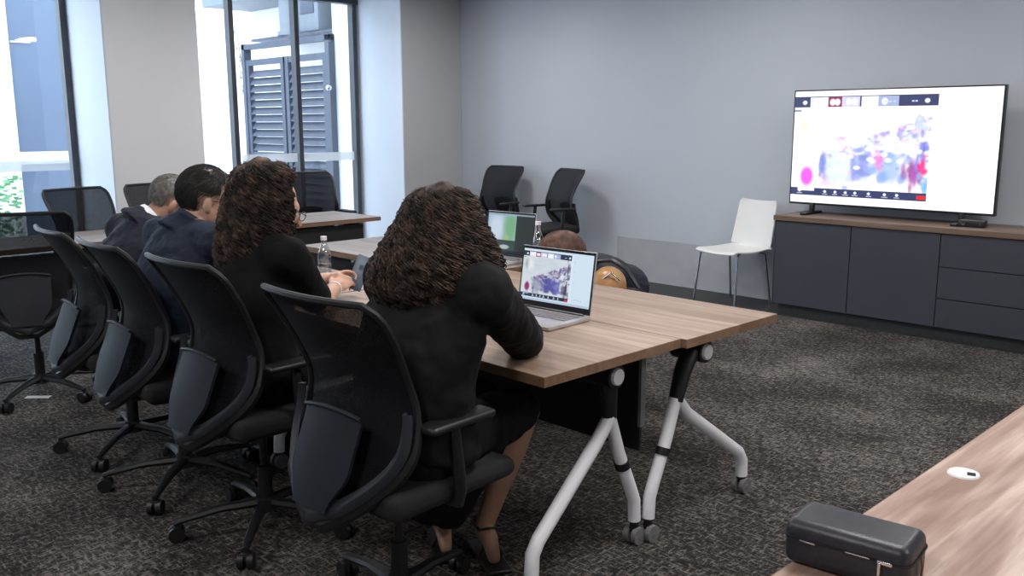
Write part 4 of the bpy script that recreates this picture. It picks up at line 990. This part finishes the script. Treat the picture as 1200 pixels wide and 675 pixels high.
for i in (0, 1): j.chain([N, sh[i]], [0.07, 0.07]); sleeve(j, sh[i], el[i], wr[i], (0.07, 0.058, 0.045), 0.9)
tp = j.build('top', M['navy2'], None, voxel=0.009, smooth_it=5)
j = MB()
for i in (0, 1): j.chain([[(-3.10, 3.78, 0.53), (-2.94, 3.78, 0.53)][i], [(-3.12, 3.36, 0.42), (-2.92, 3.36, 0.42)][i], [(-3.12, 3.5, 0.10), (-2.92, 3.5, 0.10)][i]], [0.1, 0.075, 0.055])
tr = j.build('trousers', M['navy2'], None, voxel=0.009, smooth_it=5)
rs = random.Random(11); st = []
core = MB(); core.sph(V(HC)+V((0, -0.005, 0.016)), (0.116, 0.126, 0.108), u=28, v=18); co = core.build('core', M['auburn'], None)
for i in range(1500):
    az = rs.uniform(0, 6.283); pts = []; e0 = rs.uniform(0.0, 0.5); e1 = rs.uniform(1.8, 2.35); wob = rs.uniform(-.15, .15)
    for kk in range(16):
        e = e0+(e1-e0)*kk/15; pts.append(V(HC)+V((0, -0.005, 0.016))+V((0.121*math.sin(e)*math.cos(az+wob*kk/15), 0.130*math.sin(e)*math.sin(az+wob*kk/15), 0.110*math.cos(e)))*(1+rs.uniform(0, .006)))
    st.append((pts, 0.0016))
hr = strands_mesh('hair', st, 0.001, M['auburn'], None, core=co)
attach(t, body, tp, tr, hr)
# low bench under that person and the bag
bn = thing('low_bench', (-2.90, 3.74, 0), 0, 'low dark bench under the auburn haired person and the tan handbag', 'bench')
MB().box((0.0, 0.06, 0.44), (0.75, 0.26, 0.04), bevel=0.01).build('seat', M['seat'], bn)
MB().box((0.18, -0.20, 0.44), (0.50, 0.28, 0.04), bevel=0.01).build('bag_shelf', M['seat'], bn)
for x_, y_ in ((-0.34, 0.12), (-0.34, 0.0), (-0.05, 0.12), (-0.05, -0.28)): MB().cyl((x_, y_, 0), (x_, y_, 0.42), 0.014, n=10).build('leg', M['black'], bn)

# --- handbag with strap and navy coat on a chair beyond the far table
hb = thing('handbag', (-2.80, 3.42, 0.0), R(10), 'shiny tan and brown handbag with a black strap, just beyond the far table edge', 'bag')
m = MB(); m.sph((0, 0, 0.66), (0.092, 0.07, 0.095), u=28, v=18); m.build('bag_body', M['tan'], hb)
m = MB(); m.sph((0.0, -0.008, 0.60), (0.118, 0.075, 0.085), u=28, v=18); m.build('bag_base', M['brownl'], hb)
m = MB(); m.tube([(-0.12, 0, 0.62), (-0.115, 0, 0.72), (-0.06, 0, 0.775), (0.02, 0, 0.785), (0.10, 0, 0.745), (0.16, 0.01, 0.66)], [.012, .016, .02, .02, .018, .014], n=10, flat=0.5); m.build('strap', M['black'], hb)
m = MB(); m.tube([(0.0, -0.06, 0.70), (0.05, -0.066, 0.735), (0.09, -0.05, 0.70)], 0.005, n=8); m.build('buckle', M['chrome'], hb)
ct = MB(); ct.sph((0.12, 0.02, 0.58), (0.11, 0.10, 0.10)); ct.sph((0.05, 0.02, 0.56), (0.16, 0.11, 0.08)); ct.sph((0.22, 0.03, 0.53), (0.10, 0.09, 0.07)); ct = ct.build('folded_coat', M['navy2'], None, voxel=0.01, smooth_it=8, disp=(0.05, 0.03)); ct.location = (-2.82, 3.44, -0.025)
tag(ct, 'dark navy coat bundled right of the tan handbag beyond the table', 'coat')

# ------------------------------------------------------------------ world, lights, camera
sc = bpy.context.scene
w = bpy.data.worlds.new('sky'); sc.world = w; w.use_nodes = True
nt = w.node_tree; bg = nt.nodes['Background']; bg.inputs[0].default_value = (0.80, 0.90, 1.0, 1); bg.inputs[1].default_value = 5.5
def area(name, loc, rot, sx, sy, e, col):
    L = bpy.data.lights.new(name, 'AREA'); L.shape = 'RECTANGLE'; L.size = sx; L.size_y = sy; L.energy = e; L.color = col
    o = bpy.data.objects.new(name, L); COL.objects.link(o); o.location = loc; o.rotation_euler = rot; return o
# light portals in the two window openings
for (y0, y1) in ((3.66, 5.845), (-1.6, 2.87)):
    o = area('window_portal', (GX-0.12, (y0+y1)/2, 1.4), (0, R(-90), 0), 2.6, y1-y0, 1, (1, 1, 1)); o.data.cycles.is_portal = True
cam = bpy.data.cameras.new('camera'); co = bpy.data.objects.new('camera', cam); COL.objects.link(co)
pit, rol, yaw = R(10.3577), R(-0.15), R(-45.5487)
fwd = V((math.sin(yaw)*math.cos(pit), math.cos(yaw)*math.cos(pit), -math.sin(pit)))
rt = V((math.cos(yaw), -math.sin(yaw), 0)); up = rt.cross(fwd)
r2 = rt*math.cos(rol)+up*math.sin(rol); u2 = -rt*math.sin(rol)+up*math.cos(rol)
m = Matrix((r2, u2, -fwd)).transposed().to_4x4(); m.translation = V((0, 0, CAM_H)); co.matrix_world = m
cam.sensor_width = 36; cam.lens = 1055.28/1200*36; cam.clip_start = 0.02
sc.camera = co
sc.view_settings.view_transform = 'Standard'; sc.view_settings.look = 'None'; sc.view_settings.exposure = 0.0
sc.cycles.use_denoising = True; sc.cycles.max_bounces = 8; sc.cycles.transparent_max_bounces = 16
